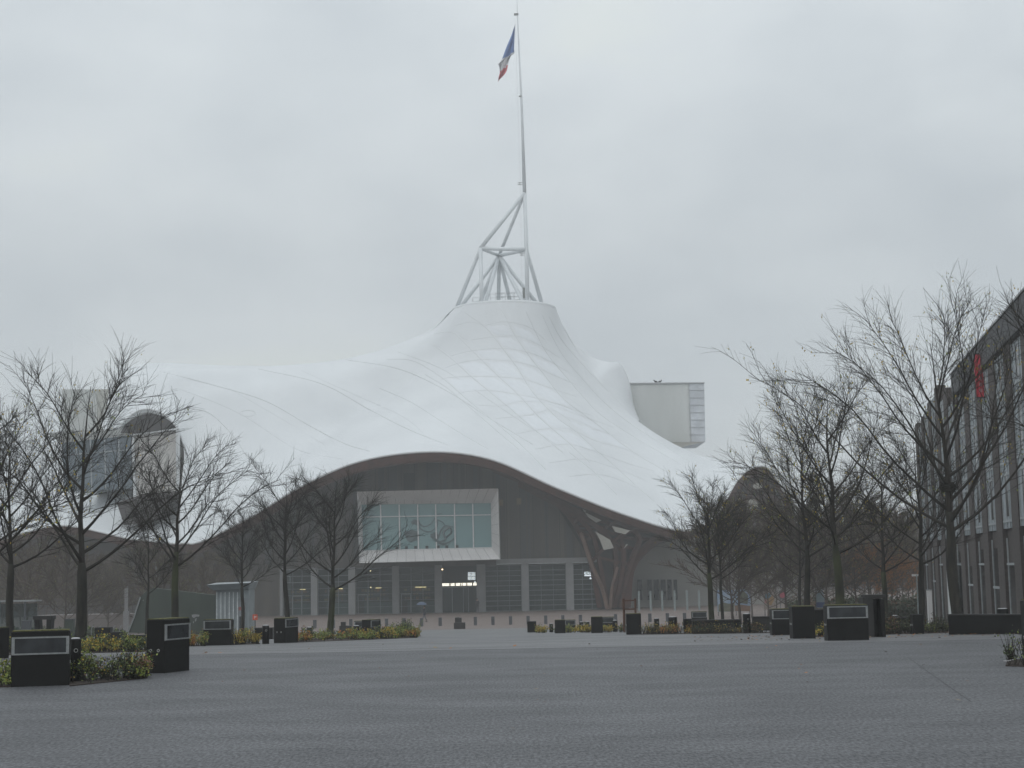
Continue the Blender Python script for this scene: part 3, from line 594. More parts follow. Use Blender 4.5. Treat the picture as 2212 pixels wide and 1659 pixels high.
b = MB(); b.tube([P(1113, 45, 236.4), Q(792, 60, 236), Q(800, 640, 235.8), Q(806, 1060, 235.5)], .02, 3); mb(b, 'halyard', M['steel'], spire)
b = MB(); zr = RC.z+.35
def rail(x0_, x1_, Y, h, z0):
    n = max(2, int(abs(x1_-x0_)/.9)+1)
    for i in range(n):
        x = x0_+(x1_-x0_)*i/(n-1); b.tube([(x, Y, z0), (x, Y, z0+h)], .035, 4)
    for k in (1, .55): b.tube([(x0_, Y, z0+h*k), (x1_, Y, z0+h*k)], .03, 4)
xx = lambda u: P(u, 655, 238).x
rail(xx(1021), xx(1053), 238, 1.2, zr+.2); rail(xx(1059), xx(1092), 239, 1.3, zr+.8); rail(xx(1071), xx(1125), 241, 1.3, zr+1.3); rail(xx(1096), xx(1147), 237.5, 1.3, zr+.6)
for x_ in (1021, 1147): b.tube([(xx(x_), 238, zr+1.4), (xx(x_), 242, zr+1.4)], .03, 4)
mb(b, 'railing', mat('pale_rail', (.35, .37, .37), .5), spire)
b = MB(); b.box(((xx(1050)+xx(1147))/2, 240, zr+.5), (xx(1147)-xx(1050), 6, .3)); b.box(((xx(1090)+xx(1140))/2, 240.5, zr+.95), (xx(1140)-xx(1090), 4, .25)); mb(b, 'service_platform', mat('platform_grey', (.3, .31, .29), .8, scale=3), spire)

# flag
fo = [(1112.5,53.4),(1111.6,80),(1110.5,104),(1111,115),(1104,120),(1099,134),(1094,154),(1086,165),(1079,172),(1076,177)]
fi = [(1112.2,53.8),(1104,78),(1093,104),(1084.6,127),(1079,136),(1076.5,138.5),(1079,148.5),(1079.5,158),(1077,167),(1076,176)]
fa = spline([Vector((x, y, 0)) for x, y in fo], 28); fb_ = spline([Vector((x, y, 0)) for x, y in fi], 28)
ts = [i/27 for i in range(28)]
b = MB(); fr_ = []
for i in range(28):
    fr_.append([P(fb_[i].x+(fa[i].x-fb_[i].x)*k/6, fb_[i].y+(fa[i].y-fb_[i].y)*k/6, 236.3+.55*math.sin(k*1.9+i*.35)*(.3+.7*min(1, i/9))) for k in range(7)])
b.grid(fr_)
b.m = []
for i in range(27):
    for k in range(6):
        c = (fb_[i].y+(fa[i].y-fb_[i].y)*k/6); x = fb_[i].x+(fa[i].x-fb_[i].x)*k/6
        b.m.append(0 if c < 126-(x-1084)*.6 else (1 if c < 152-(x-1079)*.95 else 2))
flag = b.build('flag', [mat('flag_blue', (.13, .22, .48), .8, scale=1), mat('flag_white', (.78, .78, .8), .8, scale=1), mat('flag_red', (.62, .10, .12), .8, scale=1)], smooth=True, label='limp blue white and red flag flying near the top of the tall spire', cat='flag', org=P(1110, 60, 236.3))

# birds on the gallery
for k, (u, s, lb) in enumerate(((1416.5, -1, 'left one of two small dark birds on the concrete gallery roof'), (1425.5, 1, 'right one of two small dark birds on the concrete gallery roof'))):
    p = P(u, 828, 259); b = MB()
    b.tube([p+Vector((x*s*.75, 0, z*.75)) for x, z in ((-.62,.18),(-.4,.26),(-.15,.36),(.1,.40),(.22,.46),(.30,.62),(.36,.70),(.44,.69),(.56,.66))], [.015,.06,.14,.16,.12,.07,.09,.06,.01], 8)
    for dy in (-.06, .06): b.tube([p+Vector((0, dy, .3)), p+Vector((.02*s, dy, -.02))], .018, 4)
    b.build('bird', mat('bird_plumage', (.05, .05, .055), .8), label=lb, cat='bird', smooth=True, org=p)
#@@PART2@@
# ---------------------------------------------------------------- haze
hz = bpy.data.materials.new('haze'); hz.use_nodes = True; t = hz.node_tree; t.nodes.clear()
o_ = t.nodes.new('ShaderNodeOutputMaterial'); pv = t.nodes.new('ShaderNodeVolumePrincipled'); pv.inputs['Color'].default_value = (.97, .975, .97, 1); pv.inputs['Density'].default_value = .0011; pv.inputs['Anisotropy'].default_value = .15
t.links.new(pv.outputs[0], o_.inputs['Volume'])
b = MB(); b.box((0, 190, 41), (560, 420, 94)); b.build('haze', hz, kind='stuff', label='thin pale mist hanging over the whole square')

# ---------------------------------------------------------------- trees
def tree_mesh(seed, H, r, hf, S, limbs=13, sec=17, twigs=8, lean=(0, 0), leaf=0, up=.55, thick=1.0):
    rn = random.Random(seed); tr = MB(); cr_ = MB(); lv = MB(); tips = []
    n = 12; pts = []; ox = oy = 0
    for i in range(n+1):
        t = i/n; ox += rn.uniform(-.05, .05)*H/8 + lean[0]*t*H/n*.5; oy += rn.uniform(-.05, .05)*H/8 + lean[1]*t*H/n*.5
        pts.append(Vector((ox if i else 0, oy if i else 0, H*t*.93-.05)))
    def rad(z): return r*1.12 if z < .15 else (r*(1-.22*z/hf) if z < hf else max(.008, r*.62*(1-(z-hf)/(H-hf))**1.25))
    kf = max(2, min(n-2, int(hf/H*n/.93)+1))
    sp = spline(pts[:kf+1], 10); tr.tube(sp, [rad(p.z) for p in sp], 9)
    sp2 = spline(pts[kf:], 16); cr_.tube([sp[-1]+Vector((0, 0, -.05))]+sp2[1:], [rad(p.z)*1.0 for p in sp2], 6)
    def at(z):
        for p, q in zip(pts, pts[1:]):
            if p.z <= z <= q.z: return p.lerp(q, (z-p.z)/(q.z-p.z))
        return pts[-1]
    def branch(p, d, L, ra, lvl):
        m = {0: 9, 1: 6, 2: 4}[lvl]; q = [p]; dd = d.normalized(); c = Vector((rn.uniform(-1, 1), rn.uniform(-1, 1), 0))
        for i in range(m):
            drift = Vector((lean[0]*.10, lean[1]*.1, (up*.20 if i < m*.5 else -.11) if lvl == 0 else (.05 if i < m/2 else -.05)))
            dd = (dd + drift + c*.05 + Vector((rn.uniform(-1, 1), rn.uniform(-1, 1), rn.uniform(-1, 1)))*(.10 if lvl else .07)).normalized(); q.append(q[-1]+dd*L/m)
        re = {0: .006, 1: .004, 2: .0028}[lvl]*thick
        cr_.tube(q, [ra+(re-ra)*(i/m)**.65 for i in range(m+1)], {0: 5, 1: 3, 2: 3}[lvl], cap=False)
        if lvl < 2:
            cnt = sec if lvl == 0 else twigs
            for k in range(cnt):
                t = (.14+.84*(k+rn.random()*.7)/cnt)*m; i = min(int(t), m-1); a = q[i].lerp(q[i+1], t-i); dr = (q[i+1]-q[i]).normalized()
                side = dr.cross(Vector((rn.uniform(-1, 1), rn.uniform(-1, 1), rn.uniform(-.4, 1)))).normalized()
                l2 = (L*rn.uniform(.20, .42)*(1.1-.55*t/m) if lvl == 0 else rn.uniform(.2, .75)*min(1, H/8)); nd_ = dr*rn.uniform(.75, 1.2)+side*rn.uniform(.35, .8)
                if nd_.z < -.1: nd_.z *= -.3
                branch(a, nd_, l2, (.0115 if lvl == 0 else .005)*thick, lvl+1)
        else: tips.append(q[-1]); tips.append(q[-2])
    for k in range(limbs):
        z = hf*.98+(H*.80-hf)*(k/limbs)**1.35; a = k*2.4+rn.uniform(-.4, .4); tt = (z-hf)/(H-hf)
        el = R(24+30*tt+rn.uniform(-8, 10)); L = min(S*(1.25-.75*tt)*rn.uniform(.85, 1.15), (H*1.02-z)/math.sin(min(1.3, el+.32))); p = at(z)
        branch(p, Vector((math.cos(a)*math.cos(el), math.sin(a)*math.cos(el), math.sin(el))), L, max(.016, r*.33*(1-.55*tt)), 0)
    for k in range(int(twigs)):
        z = H*rn.uniform(.6, .92); a = rn.uniform(0, 6.28); branch(at(z), Vector((math.cos(a)*.7, math.sin(a)*.7, .7)), S*.26, .010*thick, 1)
    for k in range(int(leaf)):
        p = rn.choice(tips); s = rn.uniform(.025, .055); 
        for j in range(rn.randint(1, 3)):
            c = p+Vector((rn.uniform(-.06, .06), rn.uniform(-.06, .06), rn.uniform(-.14, 0))); w = Vector((rn.uniform(-1, 1), rn.uniform(-1, 1), rn.uniform(-.3, .3))).normalized()*s*.5; h = Vector((rn.uniform(-.4, .4), rn.uniform(-.4, .4), -1))*s*1.3
            lv.add([c, c+w+h*.5, c+h, c-w+h*.5], [(0, 1, 2, 3)], 0 if rn.random() < .6 else 1)
    return tr, cr_, lv
def tree(u, Y, label, mats=None, group=None, loc=None, name='bare_tree', rz=0, **k):
    tr, c, lv = tree_mesh(**k); mats = mats or (M['bark'], M['twig'], (M['leaf_y'], M['leaf_g']))
    o = thing(name, loc or G(u, Y), rz, label, 'tree', group)
    tr.build('trunk', mats[0], o, True, org=0) if 0 else None
    for mbx, nm, m in ((tr, 'trunk', mats[0]), (c, 'branches', mats[1]), (lv, 'leaves', mats[2])):
        if mbx.f: mbx.build(nm, m, o, nm == 'trunk', org=LOC)
    return o
GT = 'bare trees lining the square'
def HH(v0, v1, Y): return (v0-v1)*Y/3400
tree(-62, 38, 'bare tree at the far left edge whose leafy branches reach into view', group=GT, seed=11, H=6.3, r=.14, hf=2.0, S=2.81, leaf=420, twigs=9, sec=17)
tree(22, 43, 'second bare tree from the left with a slim greyish trunk', group=GT, seed=12, H=6.2, r=.115, hf=2.3, S=2.65, leaf=120)
tree(168, 42, 'tallest bare tree on the left with a thick trunk behind the granite light blocks', group=GT, seed=23, H=7.6, r=.16, hf=2.1, S=3.59, leaf=60, lean=(.10, 0), limbs=14, sec=17, twigs=8, up=.6)
tree(383, 50, 'bare tree with mossy fork rising behind the corner granite block', (M['bark2'], M['twig'], (M['leaf_y'], M['leaf_g'])), group=GT, seed=31, H=6.4, r=.13, hf=2.5, S=3.04, lean=(.16, 0), limbs=13, sec=17, twigs=8, up=.55)
tree(318, 62, 'thin young bare tree with upright fork in front of the green wall', group=GT, seed=41, H=5.2, r=.075, hf=1.9, S=1.72, limbs=8)
tree(527, 70, 'small bare tree standing beside the white ribbed kiosk', group=GT, seed=43, H=6.2, r=.09, hf=2.3, S=2.03)
tree(622, 64, 'bare tree behind the mossy-topped block at the left of the shop windows', group=GT, seed=47, H=7.0, r=.11, hf=2.6, S=2.50)
tree(713, 62, 'bare tree in front of the shop windows whose branches cross the big window box', (M['bark2'], M['twig'], (M['leaf_y'], M['leaf_g'])), group=GT, seed=53, H=6.6, r=.14, hf=1.9, S=2.89, lean=(.12, 0))
tree(1537, 60, 'bare tree with yellow leaves in front of the right dip of the roof', (M['bark2'], M['twig'], (M['leaf_y'], M['leaf_g'])), group=GT, seed=61, H=5.9, r=.12, hf=2.0, S=2.34, leaf=150)
tree(1558, 68, 'slim bare tree just right of and behind the leafier one by the roof dip', group=GT, seed=62, H=6.0, r=.075, hf=2.2, S=2.03, leaf=150)
tree(1748, 52, 'tall bare tree just behind the plain granite block on the right', group=GT, seed=167, H=7.8, r=.11, hf=2.5, S=3.12, leaf=420, limbs=14, lean=(-.03, 0))
tree(1730, 74, 'thin bare tree behind the plain granite block on the right', group=GT, seed=68, H=6.5, r=.08, hf=2.3, S=2.34, leaf=120)
tree(1822, 47, 'mossy bare tree directly behind the large framed light block', (M['bark2'], M['twig'], (M['leaf_y'], M['leaf_g'])), group=GT, seed=71, H=7.6, r=.15, hf=2.4, S=3.35, leaf=300, limbs=14)
tree(1915, 62, 'grey-trunked bare tree beyond the dark portal block', (M['bark2'], M['twig'], (M['leaf_y'], M['leaf_g'])), group=GT, seed=73, H=7.2, r=.12, hf=2.2, S=2.65, leaf=120)
tree(1997, 49, 'bare tree with a neat low fork beside the pale post', group=GT, seed=79, H=6.4, r=.11, hf=2.1, S=2.65, leaf=80)
tree(2074, 43, 'largest bare tree in front of the brown brick building on the right', group=GT, seed=83, H=8.6, r=.165, hf=2.8, S=5.04, leaf=380, limbs=17, sec=19, twigs=8, up=.7, lean=(-.06, 0))
tree(2440, 33, 'bare tree outside the right edge reaching twigs over the building roof', group=GT, seed=89, H=7.4, r=.15, hf=2.6, S=3.82, leaf=60)
# distant trees: six shapes, copied
protos = []
bt = (M['twig2'], M['twig2'], (M['leaf_g'], M['leaf_b']))
for k in range(5):
    protos.append(dict(seed=200+k, H=8.5, r=.11, hf=1.3, S=4.2, limbs=17, sec=16, twigs=8, leaf=1800 if k % 2 else 900, thick=3.0, up=.5))
base = []
rb = random.Random(77)
spots = []
for u in (-30, 15, 60, 100, 140, 190, 235, 300, 350, 400, 440, 480): spots.append((u, rb.uniform(105, 175), 'l'))
for u in (-50, 5, 45, 85, 120, 165, 215, 260): spots.append((u, rb.uniform(178, 196), 'l'))
for u in (1585, 1625, 1660, 1700, 1740, 1790, 1850, 1885, 1930, 1965, 1600, 1680, 1760): spots.append((u, rb.uniform(105, 180), 'r'))
for u in (1640, 1720, 1770, 1800, 1840, 1870, 1900, 1940, 1975, 1990): spots.append((u, rb.uniform(190, 235), 'r'))
for u in (1745, 1790, 1825, 1860, 1895, 1925, 1960, 1990, 2020): spots.append((u, rb.uniform(260, 330), 'f'))
lab = {'l': ('misty bare brown tree under the left roof edge', 'misty bare trees under the left roof edge'), 'r': ('misty bare brown tree right of the museum', 'misty bare trees right of the museum'), 'f': ('faint bare tree far behind the posters', 'faint bare trees far behind the posters')}
for i, (u, Y, s) in enumerate(spots):
    k = i % 5
    if len(base) <= k: base.append(tree(0, 0, '', bt, loc=(0, 0, 0), name='misty_bare_tree', **protos[k])); o = base[k]
    else: o = copy_tree(base[k])
    g = G(u, Y); sc = rb.uniform(.75, 1.0) if s == 'l' else (rb.uniform(.95, 1.35) if s == 'r' else rb.uniform(1.5, 1.9))
    o.location = g; o.rotation_euler = (0, 0, rb.uniform(0, 6.28)); o.scale = (sc, sc, sc); o['label'], o['group'] = lab[s]
for k, (u, Y, lb) in enumerate(((1880, 120, 'left one of two orange-leaved autumn trees behind the low walls'), (1955, 135, 'right one of two orange-leaved autumn trees, beside the street sign pole'))):
    tree(u, Y, lb, (M['twig2'], M['twig2'], (M['leaf_o'], M['leaf_b'])), name='autumn_tree', seed=300+k, H=5.6, r=.1, hf=1.5, S=3.6, leaf=9000, sec=12, thick=1.8, up=.4)

# ---------------------------------------------------------------- granite furniture
def ring_mark(b, c, n, r=.022, w=.006):
    n = Vector(n).normalized(); a = n.orthogonal().normalized(); e = n.cross(a); c = Vector(c)+n*.003
    b.tube([c+a*math.cos(2*math.pi*k/12)*r+e*math.sin(2*math.pi*k/12)*r for k in range(13)], w, 4)
def bevel_box(b, w, d, h, e=.012, z0=0):
    # box with chamfered vertical and top edges
    def rng(i, z): return [Vector((x*(w/2-i), y*(d/2-i), z)) for x, y in ((-1, -1), (1, -1), (1, 1), (-1, 1))]
    def oct_(i, z):
        o = []
        for x, y in ((-1, -1), (1, -1), (1, 1), (-1, 1)):
            p = (x*(w/2-i), y*(d/2-i)); q = [Vector((p[0]-x*e, p[1], z)), Vector((p[0], p[1]-y*e, z))]
            o += q if x*y < 0 else q[::-1]
        return o
    r = [oct_(0, z0), oct_(0, z0+h-e), oct_(e, z0+h)]; b.grid(r, closed=True); n = len(b.v); b.f.append(tuple(range(n-8, n))); b.m.append(0)
MARK = mat('pale_ring_mark', (.45, .45, .43), .6)
def light_block(u, Y, label, rz=0, w=.9, d=.42, h=.83, window=True, mark=True, moss=True, z=None, off=0):
    g = G(u, Y); g.z += .0
    o = thing('granite_light_block' if window else 'granite_block', g, R(rz), label, 'stone block', 'black granite blocks along the square' )
    b = MB(); bevel_box(b, w, d, h, z0=-.06 if Y > 33 else 0); b.build('body', M['granite'], o, org=LOC)
    if moss:
        b = MB(); b.box((0, 0, h+(-.06 if Y > 33 else 0)+.006), (w-.03, d-.03, .012)); b.build('moss_top', M['moss'], o, org=LOC)
    if window:
        zz_ = h-.06-.13-.03+.0; hh = .27; y = -d/2
        b = MB()
        for x in (-w/2+.03, w/2-.03): b.box((x, y-.006, zz_), (.045, .03, hh))
        for z_ in (zz_+hh/2-.012, zz_-hh/2+.012): b.box((0, y-.006, z_), (w-.015-.09, .03, .024))
        fr = b.build('window_frame', M['alu'], o, org=LOC)
        b = MB(); b.box((0, y-.002, zz_), (w-.1, .012, hh-.04)); b.build('light_pane', M['pane'], fr, org=LOC)
    if mark:
        b = MB(); ring_mark(b, (-w/2, -.06, .42*h), (-1, 0, 0)); ring_mark(b, (-w/2, .09, .42*h), (-1, 0, 0)); b.build('ring_mark', MARK, o, org=LOC)
        b = MB(); ring_mark(b, (w/2, -.06, .42*h), (1, 0, 0)); b.build('ring_mark', MARK, o, org=LOC)
    return o
def bollard(u, Y, label, h=.62, r=.085, mark=True):
    o = thing('granite_bollard', G(u, Y), 0, label, 'bollard', 'round black granite bollards in the planting')
    b = MB(); b.lathe((0, 0, -.08), [(0, 0), (r, 0), (r, h+.05), (r-.008, h+.07), (0, h+.07)], 20); b.build('body', M['granite'], o, True, org=LOC)
    b = MB(); b.lathe((0, 0, h-.012), [(r*.8, 0), (r*.8, .014), (r*.5, .022), (0, .024)], 16); b.build('cap', M['cap'], o, True, org=LOC)
    if mark: b = MB(); ring_mark(b, (.03, -r*.94, h*.72), (.3, -.95, 0), .028, .006); b.build('ring_mark', MARK, o, org=LOC)
light_block(88, 24.5, 'large black granite block with framed window in the left foreground', rz=13, w=.86, d=.4)
light_block(363, 27.4, 'tall mossy-topped granite block seen on its corner in the left foreground', rz=70, w=.80, d=.36, h=.9)
light_block(-18, 33.5, 'black granite block cut by the left picture edge', rz=70, w=.6, h=.7, window=False)
light_block(472, 49, 'granite light block with framed window left of the small kiosk tree', h=.84, w=.86)
light_block(618, 52, 'mossy granite block seen on its corner below the left shop windows', rz=70, h=.86)
light_block(802, 66, 'granite block seen on its corner among orange plants', rz=68, h=.78)
light_block(784, 76, 'half-hidden granite light block just behind the corner block among orange plants', h=.75, w=.8)
light_block(224, 62, 'low granite block behind the green plants of the second left bed', window=False, h=.68, w=.6, moss=False)
light_block(251, 58, 'small dark granite cube beside the low block in the second left bed', window=False, h=.5, w=.38, d=.38, moss=False)
light_block(1149, 75, 'leftmost small granite block of the right-hand row', window=False, h=.58, w=.42, d=.4, moss=False)
light_block(1210, 68, 'second small granite block of the right-hand row', window=False, h=.62, w=.44, d=.42)
light_block(1232, 92, 'distant granite light block behind the second small block', h=.6, w=.62)
light_block(1290, 66, 'third granite block of the right-hand row, with pale mossy top', window=False, h=.72, w=.48, d=.45, rz=-4)
light_block(1313, 84, 'distant granite light block behind the third small block', h=.72, w=.7)
light_block(1369, 57, 'squat granite block in front of the wooden stake frame', window=False, h=.8, w=.52, d=.5)
light_block(1486, 58, 'dark granite post at the left end of the low wall', window=False, h=.58, w=.3, d=.3, moss=False)
light_block(1511, 82, 'distant granite light block above the low black wall', h=.9, w=.78)
light_block(1690, 47.5, 'granite light block with framed window left of the plain tall block', h=.83, w=.66)
light_block(1734, 40, 'plain tall black granite block on the right', window=False, h=.86, w=.56, d=.5)
light_block(1829, 36, 'large granite light block with wide framed window on the right', h=.85, w=.93)
light_block(2258, 24.8, 'granite light block cut by the right picture edge', h=1.0, w=.55, rz=0)
light_block(1982, 44, 'dark granite cube beside the neat forked tree', window=False, h=.6, w=.3, d=.3, moss=False)
bollard(162, 25.2, 'round black bollard with ring mark beside the large left foreground block', h=.68)
bollard(574, 50, 'round black bollard beside the low bench left of the shop windows', h=.58, r=.11)
bollard(669, 58, 'round bollard between the corner block and the mossy tree trunk', h=.48, r=.11)
bollard(770, 60, 'round bollard at the left of the orange plants', h=.5, r=.12)
bollard(840, 66, 'round bollard at the right end of the left planting', h=.45, r=.11)
bollard(1191, 74, 'round bollard between the first two blocks of the right-hand row', h=.4, r=.09)
bollard(1256, 70, 'round bollard right of the second small block', h=.46, r=.085)
bollard(1269, 80, 'smaller round bollard next to the greenish plant in the right-hand row', h=.44, r=.11)
bollard(1329, 70, 'round bollard left of the squat block', h=.5, r=.11)
bollard(1419, 66, 'round bollard between yellow plants right of the squat block', h=.55, r=.11)
bollard(1454, 60, 'wide round bollard with pale cap left of the low black wall', h=.6, r=.17)
bollard(1614, 54, 'tall round bollard at the right end of the low black wall', h=.66, r=.13)
bollard(1935, 56, 'short round bollard in the hedge beyond the portal block', h=.5, r=.12)
bollard(2168, 48, 'round bollard rising behind the long black wall', h=.66, r=.17)
# low walls
def low_wall(u0, u1, Y0, Y1, h, label, m='granite', t=.35):
    a, c = G(u0, Y0), G(u1, Y1); d = c-a; L = Vector((d.x, d.y, 0)).length; mid = (a+c)/2; mid.z = min(a.z, c.z)
    o = thing('granite_low_wall', mid, math.atan2(d.y, d.x), label, 'wall', 'low granite walls'); b = MB(); bevel_box(b, L, t, h+.1, z0=-.1); b.build('wall_body', M[m], o, org=LOC)
    b = MB(); bevel_box(b, L+.03, t+.03, .03, e=.006, z0=h); b.build('coping', M[m if m != 'granite' else 'granite2'], o, org=LOC)
low_wall(1496, 1600, 57, 57, .44, 'low black granite wall behind yellow plants right of the museum column')
low_wall(1626, 1668, 62, 62, .52, 'greyish low wall between the tall bollard and the light block', 'granite2')
low_wall(1758, 1790, 50, 50, .72, 'short low wall between the two tall right-hand blocks')
low_wall(2054, 2330, 41.6, 39.8, .50, 'long black granite bench wall in front of the brown building')
low_wall(1900, 1968, 52, 52, .42, 'low dark wall overgrown with plants beyond the portal block')
low_wall(250, 330, 60, 60, .28, 'low dark kerb wall behind the second left bed')
low_wall(552, 590, 66, 66, .45, 'long dark bench behind the round bollard left of the shop windows')
# portal block
o = thing('stone_portal', G(1884, 40), 0, 'dark granite portal with a black slot beside the large light block', 'portal block')
b = MB(); b.box((-.12, 0, .48), (.26, .5, 1.02)); b.build('pillar', M['granite2'], o, org=LOC); b = MB(); b.box((.24, 0, .46), (.10, .5, .98)); b.build('pillar', M['granite'], o, org=LOC); b = MB(); b.box((.10, .15, .46), (.2, .1, .98)); b.build('back_panel', M['granite'], o, org=LOC); b = MB(); b.box((.06, 0, 1.01), (.5, .54, .09)); b.build('top_slab', M['granite2'], o, org=LOC)
# stone table on the left
o = thing('stone_table', G(95, 60), 0, 'grey stone table with tapering legs behind the large left block', 'table')
for s in (-1, 1):
    b = MB(); b.add([Vector((s*x, y, z)) for y in (-.2, .2) for x, z in ((.12 if s > 0 else .06, -.05), (.26, -.05), (.33, .95), (.14, .95))], [(0,1,2,3),(7,6,5,4),(0,4,5,1),(1,5,6,2),(2,6,7,3),(3,7,4,0)]); b.build('leg', M['granite'], o, org=LOC)
b = MB(); b.box((0, 0, 1.02), (.72, .5, .14)); b.build('table_top', M['granite2'], o, org=LOC)
# stepped stone seat far out on the forecourt
o = thing('stepped_stone_seat', G(993, 120), 0, 'lone stepped dark stone seat out on the pink forecourt', 'stone seat'); b = MB(); b.box((0, 0, .22), (.85, .7, .52)); b.build('seat', M['granite2'], o, org=LOC); b = MB(); b.box((-.1, .2, .66), (.5, .3, .36)); b.build('backrest', M['granite2'], o, org=LOC)
o = thing('stepped_stone_seat', G(747, 100), 0, 'dark stepped stone seat between the mossy tree and the orange plants', 'stone seat'); b = MB(); b.box((0, 0, .2), (.75, .6, .48)); b.build('seat', M['granite2'], o, org=LOC); b = MB(); b.box((-.16, .1, .55), (.3, .3, .25)); b.build('backrest', M['granite2'], o, org=LOC)
# row of grey bollards on the forecourt
names = ['first', 'second', 'third', 'fourth', 'fifth', 'sixth', 'seventh', 'eighth', 'ninth', 'tenth', 'eleventh', 'twelfth', 'thirteenth', 'fourteenth', 'fifteenth', 'sixteenth', 'seventeenth', 'eighteenth']
us = [680, 720, 758, 797, 835, 873, 911, 951, 989, 1027, 1065, 1103, 1141, 1179, 1216, 1254, 1330, 1404]
us += [1442, 1479]; names += ['nineteenth', 'twentieth']
pb = None; GPOST = mat('slate_post', (.06, .065, .075), .6, scale=4)
for k, u in enumerate(us):
    if pb is None:
        pb = thing('square_bollard', (0, 0, 0)); b = MB(); bevel_box(b, .32, .3, .82, z0=-.03); b.build('post_body', GPOST, pb, org=LOC); b = MB(); bevel_box(b, .34, .32, .03, e=.008, z0=.79); b.build('post_cap', GPOST, pb, org=LOC); o = pb
    else: o = copy_tree(pb)
    o.location = G(u, 156); tag(o, '%s grey square bollard from the left in the forecourt row' % names[k], 'bollard', 'square bollards in a row on the forecourt')
# slim light posts in front of the grey wall
pb = None; LP = mat('pale_post', (.24, .28, .28), .4)
for k, u in enumerate((1381, 1406, 1431, 1458, 1485, 1511)):
    if pb is None:
        pb = thing('light_post', (0, 0, 0)); b = MB(); b.box((0, 0, 1.2), (.24, .14, 2.4)); b.build('post_body', LP, pb, org=LOC); b = MB(); b.box((0, 0, 2.43), (.18, .1, .06)); b.build('post_head', M['alu'], pb, org=LOC); o = pb
    else: o = copy_tree(pb)
    o.location = G(u, 196); tag(o, '%s slim pale light post from the left before the grey wall' % names[k], 'light post', 'slim light posts before the grey wall')
# kiosk
o = thing('kiosk', G(502, 92), 0, 'small white ribbed kiosk with an overhanging roof left of the shops', 'kiosk'); KW = mat('kiosk_white', (.25, .28, .29), .5, scale=1)
b = MB(); b.box((0, 1, 1.3), (1.9, 2, 2.7)); b.build('wall', KW, o, org=LOC); b = MB(); b.add([Vector(p) for p in ((-1.35, -.9, 2.95), (1.15, -.9, 3.02), (1.15, 2.2, 3.1), (-1.35, 2.2, 3.05), (-1.05, -.4, 2.62), (1.0, -.4, 2.68), (1.0, 2, 2.66), (-1.05, 2, 2.64))], [(0,1,2,3),(7,6,5,4),(0,4,5,1),(1,5,6,2),(2,6,7,3),(3,7,4,0)]); b.build('roof', KW, o, org=LOC)
for k in range(6): b = MB(); b.box((-.9+k*.24, -.03, 1.25), (.045, .06, 2.5)); b.build('rib', mat('rib_white', (.62, .65, .66), .5) if k == 0 else bpy.data.materials['rib_white'], o, org=LOC)
b = MB(); b.box((.55, -.03, 1.1), (.5, .05, 2.1)); d_ = b.build('door', mat('door_grey', (.20, .22, .23), .5), o, org=LOC); b = MB(); b.box((.55, -.07, .65), (.28, .03, .9)); b.build('door_panel', M['pane'], d_, org=LOC)
b = MB(); b.box((.55, -.07, 1.55), (.36, .02, .2)); b.build('notice', mat('dull_red', (.30, .10, .10), .7), o, org=LOC)
# green wall
o = thing('green_wall', G(370, 96), 0, 'dark green slanted sheet wall with white paint marks left of the kiosk', 'wall'); GW = mat('dark_green_sheet', (.045, .058, .045), .7, scale=.7, col2=(.035, .045, .036), stretch=(3, 1, .3))
inv = Matrix.Translation(-o.location)
b = MB(); b.prism([P(u, v, 96) for u, v in ((276,1366),(288,1335),(303,1290),(318,1275),(332,1270),(432,1282),(466,1286),(466,1372))], (0, .5, 0)); b.build('sheet', GW, o, org=Matrix.Translation(-o.location))
b = MB(); b.tube([P(303,1290,95.9), P(296,1312,95.9), P(289,1335,95.9), P(277,1364,95.9)], .05, 4); b.build('edge_strip', M['alu'], o, org=Matrix.Translation(-o.location))
for q in ([(414,1328),(421,1327),(431,1328),(430,1332),(424,1332),(419,1335),(415,1333)], [(421,1337),(425,1335),(424,1341),(421,1343)], [(416,1343),(419,1342),(418,1347)], [(308,1297),(310,1295),(310,1299)]):
    b = MB(); b.prism([P(u, v, 95.97) for u, v in q], (0, .01, 0)); b.build('paint_mark', mat('faded_white', (.28, .28, .28), .8), o, org=Matrix.Translation(-o.location))
# terrace with railing at the far left
o = thing('terrace', G(200, 150), 0, 'raised pale terrace with thin railing beyond the left trees', 'terrace')
b = MB(); b.box((0, 2, .85), (11, 4, 2.0)); b.build('terrace_wall', mat('pinkish_concrete', (.19, .165, .155), .9, scale=.6), o, org=LOC)
b = MB(); x_ = -5.3
while x_ < 5.4: b.box((x_, .4, 2.25), (.04, .04, .9)); x_ += .6
b.box((0, .4, 2.7), (10.8, .05, .05)); b.box((0, .4, 2.25), (10.8, .03, .03)); b.build('railing', GPOST, o, org=LOC)
o = thing('concrete_pillar', G(272, 140), 0, 'white concrete pillar standing at the end of the raised terrace', 'pillar'); b = MB(); b.box((0, 0, 1.0), (.42, .4, 2.0)); b.build('shaft', M['column'], o, org=LOC); b = MB(); b.box((0, 0, 3.1), (.26, .26, 2.2)); b.build('upper_shaft', M['column'], o, org=LOC)
o = thing('lamp_post', G(336, 150), 0, 'thin pale lamp post rising above the dark green wall', 'lamp post'); b = MB(); b.tube([(0, 0, 0), (0, 0, 6.6)], [.08, .05], 8); b.build('pole', LP, o, org=LOC); b = MB(); b.box((0, 0, 6.65), (.5, .16, .08)); b.build('lamp_head', LP, o, org=LOC)
o = thing('bus_shelter', G(10, 88), 0, 'flat-roofed shelter frame at the far left edge', 'shelter'); b = MB(); b.box((0, .5, 2.15), (3.4, 1.2, .08)); b.build('roof', M['alu'], o, org=LOC)
